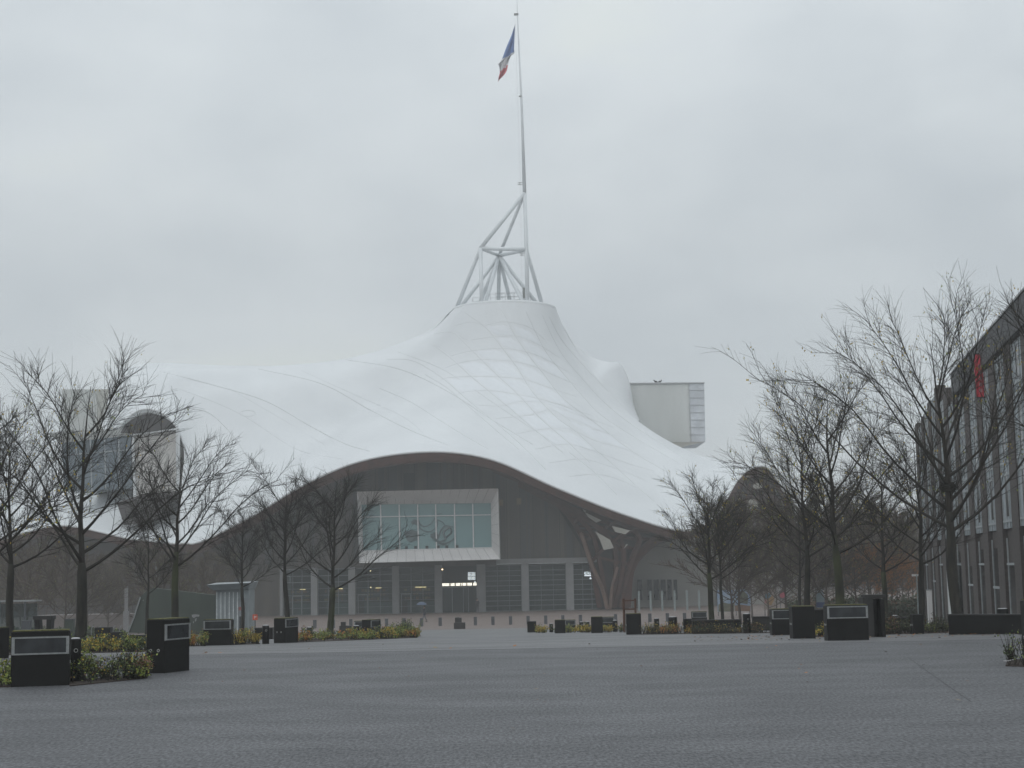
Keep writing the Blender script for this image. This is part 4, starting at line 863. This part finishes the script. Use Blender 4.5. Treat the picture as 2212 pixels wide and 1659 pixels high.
for x_ in (-1.5, -.3, 1.1): b = MB(); b.box((x_, 0, 1.05), (.08, .08, 2.15)); b.build('post', GPOST, o, org=LOC)
b = MB(); b.box((0, .9, 1.2), (3, .03, 1.6)); b.build('glass_panel', M['glass'], o, org=LOC)
for u, Y, lb in ((150, 78, 'grey-green utility cabinet behind the thickest left trunk'), (57, 84, 'small slate utility cabinet beside the stone table')):
    o = thing('utility_cabinet', G(u, Y), 0, lb, 'cabinet'); b = MB(); b.box((0, 0, .5), (.42, .35, 1.05)); b.build('cabinet_body', GW if u == 150 else GPOST, o, org=LOC); b = MB(); b.box((0, 0, 1.04), (.46, .39, .05)); b.build('cabinet_lid', GPOST, o, org=LOC)
pb = None
for k, u in enumerate((197, 213, 244, 258, 277)):
    if pb is None: pb = thing('hoop_rail', (0, 0, 0)); b = MB(); b.tube([(0, 0, 0), (0, 0, .55), (.05, 0, .66), (.12, 0, .68)], .022, 6); b.build('hoop', M['alu'], pb, org=LOC); o = pb
    else: o = copy_tree(pb)
    o.location = G(u, 78); tag(o, '%s thin bright metal hoop from the left before the terrace' % names[k], 'hoop', 'thin metal hoops before the terrace')
o = thing('red_sign', G(551, 84), 0, 'small square orange red sign on a stand right of the kiosk', 'sign'); b = MB(); b.box((0, 0, 1.0), (.26, .05, .3)); b.build('sign_board', mat('signal_red', (.55, .09, .04), .6), o, org=LOC); b = MB(); b.box((0, .02, .45), (.05, .05, .9)); b.build('stand', GPOST, o, org=LOC); b = MB(); b.box((-.03, -.03, 1.0), (.03, .01, .14)); b.box((.04, -.03, 1.02), (.07, .01, .05)); b.build('sign_mark', M['white'], o, org=LOC)
# stake frame
o = thing('stake_frame', G(1361, 66), 0, 'orange-brown wooden stake frame standing behind the squat block', 'tree guard'); WD = mat('orange_wood', (.10, .045, .025), .8, scale=5)
for x_, y_ in ((-.26, -.2), (.24, -.2), (-.2, .25), (.26, .25)): b = MB(); b.tube([(x_, y_, -.1), (x_, y_, 1.38)], .035, 6); b.build('stake', WD, o, org=LOC)
for z_ in (1.3, .95):
    for y_ in (-.2, .25): b = MB(); b.tube([(-.28, y_, z_), (.28, y_, z_)], .022, 5); b.build('rail', WD, o, org=LOC)
# poster boards
def board(u0, u1, v0, v1, Y, label, paint, name='poster_board'):
    g = G((u0+u1)/2, Y); A1, A2 = P(u0, v0, Y), P(u1, v1, Y); o = thing(name, g, 0, label, 'poster'); T = Matrix.Translation(-g)
    b = MB(); b.box(((A1.x+A2.x)/2, Y+.06, (A1.z+A2.z)/2), (A1.x.__rsub__(A2.x), .08, A1.z-A2.z)); b.build('panel', paint[0], o, org=T)
    for s in (A1.x+.1, A2.x-.1): b = MB(); b.box((s, Y+.14, (g.z+A2.z)/2-.05), (.07, .07, max(.2, A2.z-g.z+.3))); b.build('stand', GPOST, o, org=T)
    for poly, m in paint[1:]:
        b = MB(); b.prism([P(u, v, Y-.0) for u, v in poly], (0, .015, 0)); b.build('printed_area', m, o, org=T)
pm = lambda n, c, c2=None, s=1.5: mat(n, c, .6, scale=s, col2=c2)
skyb = pm('print_sky', (.16, .26, .42), (.34, .40, .46), .8); land = pm('print_land', (.16, .15, .10), (.08, .09, .06)); 
board(1549, 1586, 1275, 1321, 170, 'blue sky landscape poster board just right of the leafy bare tree', [skyb, ([(1552,1306),(1562,1301),(1574,1304),(1586,1303),(1586,1321),(1552,1321)], land)])
board(1587, 1622, 1274, 1320, 170.4, 'poster board with a dark framed picture on pale blue', [pm('print_blue', (.17, .26, .40), (.24, .32, .42)), ([(1593,1278),(1608,1278),(1616,1286),(1615,1305),(1594,1302)], pm('print_dark', (.05, .06, .05), (.09, .10, .05), 3)), ([(1588,1308),(1600,1306),(1621,1309),(1621,1320),(1588,1320)], pm('print_orange', (.22, .13, .08)))])
board(1649, 1675, 1273, 1317, 165, 'cream poster board with teal and orange shapes', [pm('print_cream', (.30, .25, .22)), ([(1652,1283),(1662,1280),(1666,1288),(1660,1294),(1651,1291)], pm('print_teal', (.06, .16, .20))), ([(1658,1294),(1668,1286),(1673,1294),(1666,1308),(1656,1304)], pm('print_ochre', (.34, .20, .08))), ([(1652,1296),(1656,1295),(1657,1302),(1652,1303)], pm('print_pink', (.40, .14, .14)))])
board(1683, 1698, 1276, 1295, 160, 'small poster with a red round shape', [pm('print_grey', (.09, .08, .085)), ([(1690+6*math.cos(a), 1285+7*math.sin(a)) for a in [k*.628 for k in range(10)]], pm('print_red', (.36, .07, .10)))])
o = thing('sail_banner', G(1772, 120), 0, 'pale blue upright sail-shaped banner left of the mossy tree', 'banner'); T = Matrix.Translation(-o.location)
b = MB(); b.prism([P(u, v, 120) for u, v in ((1762,1313),(1763,1290),(1767,1274),(1772,1268),(1778,1276),(1781,1295),(1781,1313))], (0, .04, 0)); sl = b.build('cloth', pm('banner_blue', (.28, .38, .44), (.36, .44, .46)), o, org=T); b = MB(); b.prism([P(u, v, 119.99) for u, v in ((1764,1301),(1781,1301),(1781,1312),(1764,1312))], (0, .01, 0)); b.build('lower_print', pm('banner_dark_blue', (.10, .14, .30)), sl, org=T)
b = MB(); g_ = P(1763, 1313, 120); b.tube([(g_.x, 120, gz(120)), tuple(g_), tuple(P(1762, 1270, 120))], .03, 6); b.build('mast', GPOST, o, org=T)
o = thing('street_sign_pole', G(1985, 92), 0, 'thin white pole with a small flat top sign behind the neat forked tree', 'sign pole'); b = MB(); b.tube([(0, 0, 0), (0, 0, 2.75)], .04, 6); b.build('pole', LP, o, org=LOC); b = MB(); b.box((0, 0, 2.72), (.55, .05, .12)); b.build('sign_plate', M['white'], o, org=LOC)
o = thing('pale_post', G(2011, 56), 0, 'flat pale upright post at the left end of the brown building', 'post'); b = MB(); bevel_box(b, .17, .12, 1.35, z0=0); b.build('post_body', M['white'], o, org=LOC); b = MB(); bevel_box(b, .19, .14, .03, e=.005, z0=1.35); b.build('post_cap', M['alu'], o, org=LOC)
# hazy low building behind the right trees
o = thing('distant_building', G(1830, 340), 0, 'faint low grey building behind the misty trees at right', 'building')
b = MB(); b.box((0, 6, 5), (46, 12, 10)); b.build('wall', mat('distant_wall', (.10, .09, .085), .9, scale=.2), o, org=LOC); b = MB(); b.add([Vector(p) for p in ((-24, -1, 10), (24, -1, 10), (24, 13, 10), (-24, 13, 10), (-22, 6, 13), (22, 6, 13))], [(0, 1, 5, 4), (2, 3, 4, 5), (1, 2, 5), (3, 0, 4)]); b.build('roof', mat('distant_roof', (.10, .06, .05), .9), o, org=LOC)
for k in range(9): b = MB(); b.box((-20+k*5, -.03, 6), (1.4, .1, 1.8)); b.build('window', M['pane'], o, org=LOC)

# ---------------------------------------------------------------- brown building on the right
def FX(Y): return 19.6+(Y-60)*.170
bg_ = thing('brick_building', (FX(60)+4, 60, 0), 0, 'tall brown brick building with pale window strips at the right edge', 'building'); T = Matrix.Translation(-bg_.location)
BR = mat('brown_brick', (.085, .072, .066), .85, scale=3, col2=(.06, .05, .047), stretch=(1, 1, 3)); WP = mat('pale_window_panel', (.36, .40, .43), .5, scale=.8, col2=(.24, .27, .29)); SL = mat('slate_parapet', (.045, .047, .052), .6, scale=1)
TOP = 11.6; Y0, Y1 = 48, 110.5
def face(b, ya, yb, z0, z1, dx=0, t=.2):
    xa, xb_ = FX(ya)+dx, FX(yb)+dx
    b.add([Vector(p) for p in ((xa, ya, z0), (xb_, yb, z0), (xb_, yb, z1), (xa, ya, z1), (xa+t, ya, z0), (xb_+t, yb, z0), (xb_+t, yb, z1), (xa+t, ya, z1))], [(0, 3, 2, 1), (4, 5, 6, 7), (0, 4, 7, 3), (1, 2, 6, 5), (3, 7, 6, 2), (0, 1, 5, 4)])
b = MB(); face(b, Y0, 84, -3, TOP-.6, .20, 16); face(b, 84, Y1, -3, 10.8, .201, 15); b.build('wall', BR, bg_, org=T)
def topat(Y): return TOP if Y < 84 else 11.9-(.8 if Y < 90 else .1 if Y < 96 else .5 if Y < 102 else 1.0)
b = MB(); face(b, Y0, 84, TOP-1.15, TOP, -.1, 1.2); b.build('parapet', SL, bg_, org=T)
b = MB(); face(b, Y0, 84.1, TOP+.004, TOP+.09, -.16, .2); b.build('gutter', M['alu'], bg_, org=T)
n = 0; Y = Y0+.4
while Y < Y1-2:
    tp_ = topat(Y+1)-(1.15 if Y < 83 else 0)
    b = MB(); face(b, Y, Y+1.9, gz(Y)-1, tp_+(0 if Y < 83 else .25), 0, .5); b.build('brick_pier', BR, bg_, org=T)
    ya, yb = Y+1.92, Y+4.85
    if yb < Y1:
        b = MB(); face(b, ya, yb, 3.0, tp_-.15, .09, .1); wp = b.build('window_strip', WP, bg_, org=T)
        b = MB()
        for q in (0, .33, .66, 1): face(b, ya+(yb-ya-.12)*q, ya+(yb-ya-.12)*q+.1, 3.0, tp_-.15, .05, .05)
        for z_ in (3.25, 5.2, 5.7, 8.1, 8.6): face(b, ya, yb, z_, z_+.1, .045, .05)
        b.build('window_frame', mat('pale_frame', (.40, .43, .44), .5) if 'pale_frame' not in bpy.data.materials else bpy.data.materials['pale_frame'], wp, org=T)
        for z_ in (3.5, 5.95, 8.85):
            b = MB(); face(b, ya+.12+(yb-ya)*.33, yb-.1-(yb-ya)*.3, z_, min(z_+1.9, tp_-.4), .075, .02); b.build('pane', M['pane'], wp, org=T)
        b = MB(); face(b, ya+.3, yb-.3, gz(Y), 2.2 if n % 3 else 1.4, .12, .08); gd = b.build('ground_window', M['pane'], bg_, org=T)
        b = MB(); face(b, ya+.2, ya+.3, gz(Y), 2.6, .08, .06); face(b, yb-.5, yb-.42, gz(Y), 2.6, .08, .06); face(b, ya+.2, yb-.2, 1.45 if n % 2 else .4, 1.55 if n % 2 else .5, .075, .05); b.build('window_frame', bpy.data.materials['pale_frame'], gd, org=T)
    Y += 4.9; n += 1
b = MB(); face(b, 86.2, 89.6, gz(87)-.2, 1.6, -.3, .12); dr = b.build('entrance_panel', M['stain'], bg_, org=T); b = MB(); face(b, 86.6, 87.4, -.1, .9, -.33, .02); b.build('red_notice', mat('red_notice', (.5, .05, .06), .6), dr, org=T)
o = thing('red_banner', (P(2115, 765, 71.5).x, 71.5, P(2115, 765, 71.5).z-2.1), 0, 'narrow red vertical banner hung from the brown brick building', 'banner'); T = Matrix.Translation(-o.location)
q1, q2 = P(2104, 766, 71.5), P(2126, 858, 71.5)
b = MB(); n_ = 8
b.grid([[Vector((q1.x+(q2.x-q1.x)*k/n_, 71.5+.06*math.sin(k*1.7+j*.5), q1.z+(q2.z-q1.z)*j/10)) for k in range(n_+1)] for j in range(11)])
cl = b.build('cloth', mat('banner_red', (.72, .05, .09), .6, scale=2, col2=(.6, .035, .06)), o, True, org=T)
b = MB(); b.tube([q1+Vector((-.05, 0, .03)), Vector((FX(71.5)+.2, 71.5, q1.z+.03))], .025, 5); b.tube([Vector((q1.x-.05, 71.5, q2.z)), Vector((FX(71.5)+.2, 71.5, q2.z))], .025, 5); b.build('bracket', GPOST, o, org=T)
b = MB()
for j in range(5): b.box((q1.x+.2, 71.42, q1.z-.55-j*.28), (.14, .01, .16))
b.build('faded_print', mat('faded_print', (.6, .25, .26), .7), cl, org=T)

p = P(2048, 1052, 43); b = MB(); rq = random.Random(4)
for k in range(60):
    a = rq.uniform(0, 6.28); e = rq.uniform(-.9, .9); c = p+Vector((math.cos(a)*.13, math.sin(a)*.13, e*.13)); d = Vector((-math.sin(a)+rq.uniform(-.5, .5), math.cos(a), rq.uniform(-.4, .4)))*.14; b.tube([c-d, c+Vector((math.cos(a)*.03, math.sin(a)*.03, 0)), c+d], .014, 3)
b.lathe(p, [(0, -.15), (.12, -.08), (.15, .02), (.12, .10), (.05, .06), (0, .05)], 10); b.build('bird_nest', M['twig'], label='dark twig nest wedged in the largest bare tree on the right', cat='nest', org=p)
# ---------------------------------------------------------------- planting
def bed(name, quad, label, n, h, pal, seed, soil=True, stem=.5, size=.035):
    """quad: (u, Y) corners; plants scattered inside"""
    rn = random.Random(seed); c = [G(u, Y) for u, Y in quad]
    if soil:
        b = MB(); b.prism([p+Vector((0, 0, -.03)) for p in c], (0, 0, .045)); b.build('planting_bed', M['soil'], kind='structure')
    b = MB(); m = []; clp = [(rn.random(), rn.random(), rn.uniform(.45, 1.2), rn.choice(pal)) for _ in range(max(4, n//13))]
    for k in range(n):
        s, t_ = rn.random(), rn.random(); s, t_ = (clp[k % len(clp)][0]+rn.gauss(0, .035), clp[k % len(clp)][1]+rn.gauss(0, .13)) if rn.random() < .8 else (s, t_); s, t_ = min(1, max(0, s)), min(1, max(0, t_)); g = c[0].lerp(c[1], s).lerp(c[3].lerp(c[2], s), t_); cl_ = clp[k % len(clp)]; hh = h*cl_[2]*rn.uniform(.55, 1.1); col = cl_[3]
        for q in range(rn.randint(2, 4)):
            d = Vector((rn.uniform(-.35, .35), rn.uniform(-.35, .35), 1)).normalized(); tip = g+d*hh*rn.uniform(.7, 1); b.tube([g, g.lerp(tip, .5)+Vector((rn.uniform(-.02, .02), 0, 0)), tip], [.007, .005, .003], 3, cap=False, mi=5)
            for j in range(int(9*(1 if stem < .6 else .4))):
                z = rn.uniform(.25 if rn.random() < .6 else .6, 1.05); p = g.lerp(tip, z)+Vector((rn.uniform(-.07, .07), rn.uniform(-.07, .07), rn.uniform(-.02, .04))); sz = size*rn.uniform(.6, 1.3)
                a = Vector((rn.uniform(-1, 1), rn.uniform(-1, 1), rn.uniform(-.3, .9))).normalized()*sz; e = a.cross(Vector((rn.uniform(-1, 1), rn.uniform(-1, 1), rn.uniform(-1, 1)))).normalized()*sz*.5
                mi = col if rn.random() < .7 else rn.choice(pal); b.add([p, p+a*.5+e, p+a, p+a*.5-e], [(0, 1, 2, 3)], mi)
    b.build(name, [M['leaf_y'], M['leaf_g'], M['leaf_o'], M['leaf_b'], M['leaf_d'], M['twig']], label=label, kind='stuff')
bed('ground_cover', [(150, 24.1), (318, 25.7), (322, 26.8), (150, 25.4)], 'green and yellow low shrubs between the two left foreground blocks', 150, .50, [1, 0, 1, 4, 1, 3], 1, size=.036)
bed('ground_cover', [(-60, 24.2), (22, 24.2), (20, 25.4), (-60, 25.4)], 'yellowish low shrubs at the left edge beside the large block', 60, .40, [0, 1, 1, 4], 2, size=.038)
bed('ground_cover', [(-20, 37.5), (335, 39), (335, 43), (-20, 43)], 'green low shrubs of the second left bed behind the front path', 560, .42, [1, 1, 4, 4, 0, 1], 3, size=.045)
bed('ground_cover', [(405, 47.5), (444, 47.5), (444, 50), (405, 50)], 'yellow and orange low shrubs left of the kiosk block', 110, .5, [0, 2, 1, 0], 4)
bed('ground_cover', [(503, 49), (562, 50), (560, 52), (503, 52)], 'yellow low shrubs right of the kiosk block', 110, .5, [0, 0, 2, 1], 5)
bed('ground_cover', [(638, 52), (900, 60), (905, 66), (640, 60)], 'mixed yellow and green low shrubs around the mossy tree and corner block', 480, .42, [1, 1, 4, 4, 0, 1, 2], 6, size=.05)
bed('ground_cover', [(850, 64), (905, 66), (900, 72), (845, 72)], 'rounded green shrubs at the right end of the left planting', 160, .62, [4, 1, 4, 1], 16, size=.05)
bed('ground_cover', [(1160, 70), (1350, 66), (1350, 70), (1160, 74)], 'sparse yellow and green shrubs between the small right-hand blocks', 210, .42, [1, 0, 4, 0], 7, soil=False, size=.05)
bed('ground_cover', [(1385, 56), (1500, 55), (1500, 58), (1385, 59)], 'bright yellow shrubs between squat block and low black wall', 200, .42, [0, 0, 1, 2, 4], 8, stem=.8)
bed('ground_cover', [(1497, 54.5), (1665, 53), (1665, 55.5), (1497, 56)], 'brownish shrubs in front of the low black wall', 330, .40, [4, 4, 0, 3, 4], 9, stem=.8)
bed('ground_cover', [(1757, 42), (1790, 41), (1790, 44), (1757, 45)], 'small green shrubs between the two tall right-hand blocks', 60, .4, [4, 1, 0], 10)
bed('ground_cover', [(1902, 44), (2048, 45), (2048, 49), (1902, 49)], 'dark green shrubs around the portal block and granite cube', 420, .5, [4, 4, 1, 4, 3], 11, stem=.8)
bed('ground_cover', [(2172, 24.6), (2300, 24.0), (2300, 26.6), (2176, 26.0)], 'twiggy green shrubs at the right edge beside the cut-off block', 150, .66, [4, 1, 4, 4], 12, stem=.8)
bed('distant_hedge', [(1712, 128), (2006, 122), (2010, 130), (1712, 138)], 'dark leafy hedge behind the right-hand blocks', 1250, 1.9, [4, 4, 3, 4], 21, soil=False, size=.17)
bed('distant_hedge', [(-60, 100), (268, 104), (268, 108), (-60, 104)], 'low green hedge strip below the raised terrace', 500, .7, [4, 1, 4], 22, soil=False, size=.12)
# fallen leaves
rn = random.Random(99); b = MB()
def leafat(u, Y, s):
    g = G(u, Y)+Vector((0, 0, .02)); a = rn.uniform(0, 6.28); d = Vector((math.cos(a), math.sin(a), rn.uniform(-.1, .3)))*s; e = Vector((-math.sin(a), math.cos(a), rn.uniform(0, .4)))*s*.6
    b.add([g-d, g+e, g+d, g-e], [(0, 1, 2, 3)], rn.choice((0, 1, 1, 1, 2)))
for k in range(70): leafat(rn.uniform(-50, 2260), 15+30*rn.random()**.7, rn.uniform(.02, .045))
for k in range(420): leafat(rn.uniform(1500, 2230), rn.uniform(37, 47), rn.uniform(.025, .05))
for u, Y in ((1106, 36.5), (1112, 36.2), (475, 34.5), (445, 35), (440, 33.8), (940, 36), (1995, 25), (2090, 21.5), (2070, 18.6), (2035, 19)): leafat(u, Y, .065 if Y > 30 else .04)
b.build('fallen_leaves', [M['leaf_o'], M['leaf_b'], mat('pale_leaf', (.30, .24, .15), .7)], kind='stuff', label='scattered brown and orange leaves lying on the square')
b = MB(); g = G(2168, 24.9); b.prism([g+Vector(p) for p in ((0, 0, .06), (.16, .03, .06), (.20, -.06, .1), (.04, -.09, .06))], (0, 0, .01)); b.build('paper_scrap', M['white'], label='scrap of white paper lying in the right-hand bed', cat='litter', org=g)

# ---------------------------------------------------------------- people
def skinned(name, parent, verts, edges, radii, m, lvl=1):
    me = bpy.data.meshes.new(name); me.from_pydata([tuple(v) for v in verts], edges, []); o = bpy.data.objects.new(name, me); C.objects.link(o); o.parent = parent; me.materials.append(m)
    s = o.modifiers.new('skin', 'SKIN'); s.use_smooth_shade = True
    for i, r in enumerate(radii): me.skin_vertices[0].data[i].radius = (r, r) if isinstance(r, (int, float)) else r
    me.skin_vertices[0].data[0].use_root = True
    d = o.modifiers.new('sub', 'SUBSURF'); d.levels = lvl; d.render_levels = lvl; return o
def person(u, Y, label, stride=.3, coat=(.03, .035, .05), legs=(.12, .12, .13), umbrella=False, face=0, sc=1):
    o = thing('person', G(u, Y), face, label, 'person'); o.scale = (sc,)*3; s = stride
    V = [(0,0,.93),(0,.0,1.08),(0,0,1.28),(0,0,1.42),(0,0,1.50),(0,-.02,1.60),(0,-.01,1.70),(.19,0,1.39),(.23,.02,1.12),(.20,-.16,.98),(-.19,0,1.39),(-.24,.0,1.12),(-.20,-.18,1.16),
         (.09,0,.88),(.10,-s*.5,.48),(.10,-s*.75,.08),(.10,-s*.75-.14,.03),(-.09,0,.88),(-.10,s*.25,.47),(-.10,s*.85,.12),(-.10,s*.85-.13,.04)]
    E = [(0,1),(1,2),(2,3),(3,4),(4,5),(5,6),(3,7),(7,8),(8,9),(3,10),(10,11),(11,12),(0,13),(13,14),(14,15),(15,16),(0,17),(17,18),(18,19),(19,20)]
    Rr = [(.15,.10),(.14,.09),(.16,.10),(.13,.08),.05,(.085,.10),(.07,.085),.06,.045,.033,.06,.045,.033,.085,.06,.042,.035,.085,.06,.042,.035]
    skinned('body', o, V, E, Rr, mat('skin', (.35, .22, .16), .6) if 'skin' not in bpy.data.materials else bpy.data.materials['skin'])
    for sx_, hd_ in ((.20, (.20, -.16, .98)), (-.20, (-.20, -.18, 1.16))):
        b = MB(); h0 = Vector(hd_)
        for f in range(4): b.tube([h0+Vector(((f-1.5)*.018, -.03, 0)), h0+Vector(((f-1.5)*.019, -.08-.006*(f in (1, 2)), -.02)), h0+Vector(((f-1.5)*.017, -.085, -.05))], [.010, .009, .007], 6)
        b.tube([h0, h0+Vector((.03*(1 if sx_ < 0 else -1), -.05, .01))], [.011, .008], 6); b.build('hand', bpy.data.materials['skin'], o, True, org=LOC)
    skinned('coat', o, [V[i] for i in (0,1,2,3,7,8,9,10,11,12)]+[(0,0,.78)], [(0,1),(1,2),(2,3),(3,4),(4,5),(5,6),(3,7),(7,8),(8,9),(0,10)], [(.19,.14),(.18,.13),(.20,.14),(.16,.11),.085,.065,.05,.085,.065,.05,(.21,.15)], mat('coat_%d' % u, coat, .8))
    skinned('trousers', o, [V[0]]+[V[i] for i in (13,14,15,17,18,19)], [(0,1),(1,2),(2,3),(0,4),(4,5),(5,6)], [.13,.10,.075,.055,.10,.075,.055], mat('trousers_%d' % u, legs, .8))
    b = MB(); b.lathe((0, .02, 1.60), [(0, -.02), (.10, 0), (.112, .06), (.09, .13), (0, .16)], 12); b.build('hair', mat('hair_%d' % u, (.03, .022, .018), .8), o, True, org=LOC)
    for sx_ in (-1, 1):
        b = MB(); y_ = -s*.75 if sx_ > 0 else s*.85; b.tube([(sx_*.10, y_+.05, .05), (sx_*.10, y_-.06, .045), (sx_*.10, y_-.17, .035)], [.05, .052, .035], 8); b.build('shoe', M['dark'], o, True, org=LOC)
    return o
p1 = person(917, 170, 'person in a dark coat walking across the forecourt under an umbrella', stride=.34, face=R(-75), legs=(.14, .14, .15))
person(1031, 204.6, 'person in black standing by the column right of the entrance', stride=.06, coat=(.015, .016, .02), legs=(.02, .02, .025), face=R(10), sc=1.05)
g = p1.location+Vector((-.28, -.05, 0)); o = thing('umbrella', g, 0, 'blue grey umbrella held over the person walking on the forecourt', 'umbrella')
b = MB(); b.grid([[Vector((r_*math.cos(2*math.pi*k/16)*(1-.04*(k % 2)), r_*math.sin(2*math.pi*k/16)*(1-.04*(k % 2)), z_+.025*(k % 2)*(r_ > .5))) for k in range(16)] for r_, z_ in ((.02, 2.12), (.25, 2.08), (.45, 1.97), (.58, 1.80))], closed=True); b.build('canopy', mat('umbrella_cloth', (.06, .09, .15), .6), o, True, org=LOC)
b = MB(); b.tube([(0, 0, 1.02), (0, 0, 2.18)], .009, 6); b.build('shaft', M['alu'], o, org=LOC); b = MB(); b.tube([(0, 0, 1.02), (0, 0, .96), (.03, 0, .94), (.05, 0, .97)], .014, 6); b.build('handle', M['dark'], o, org=LOC)
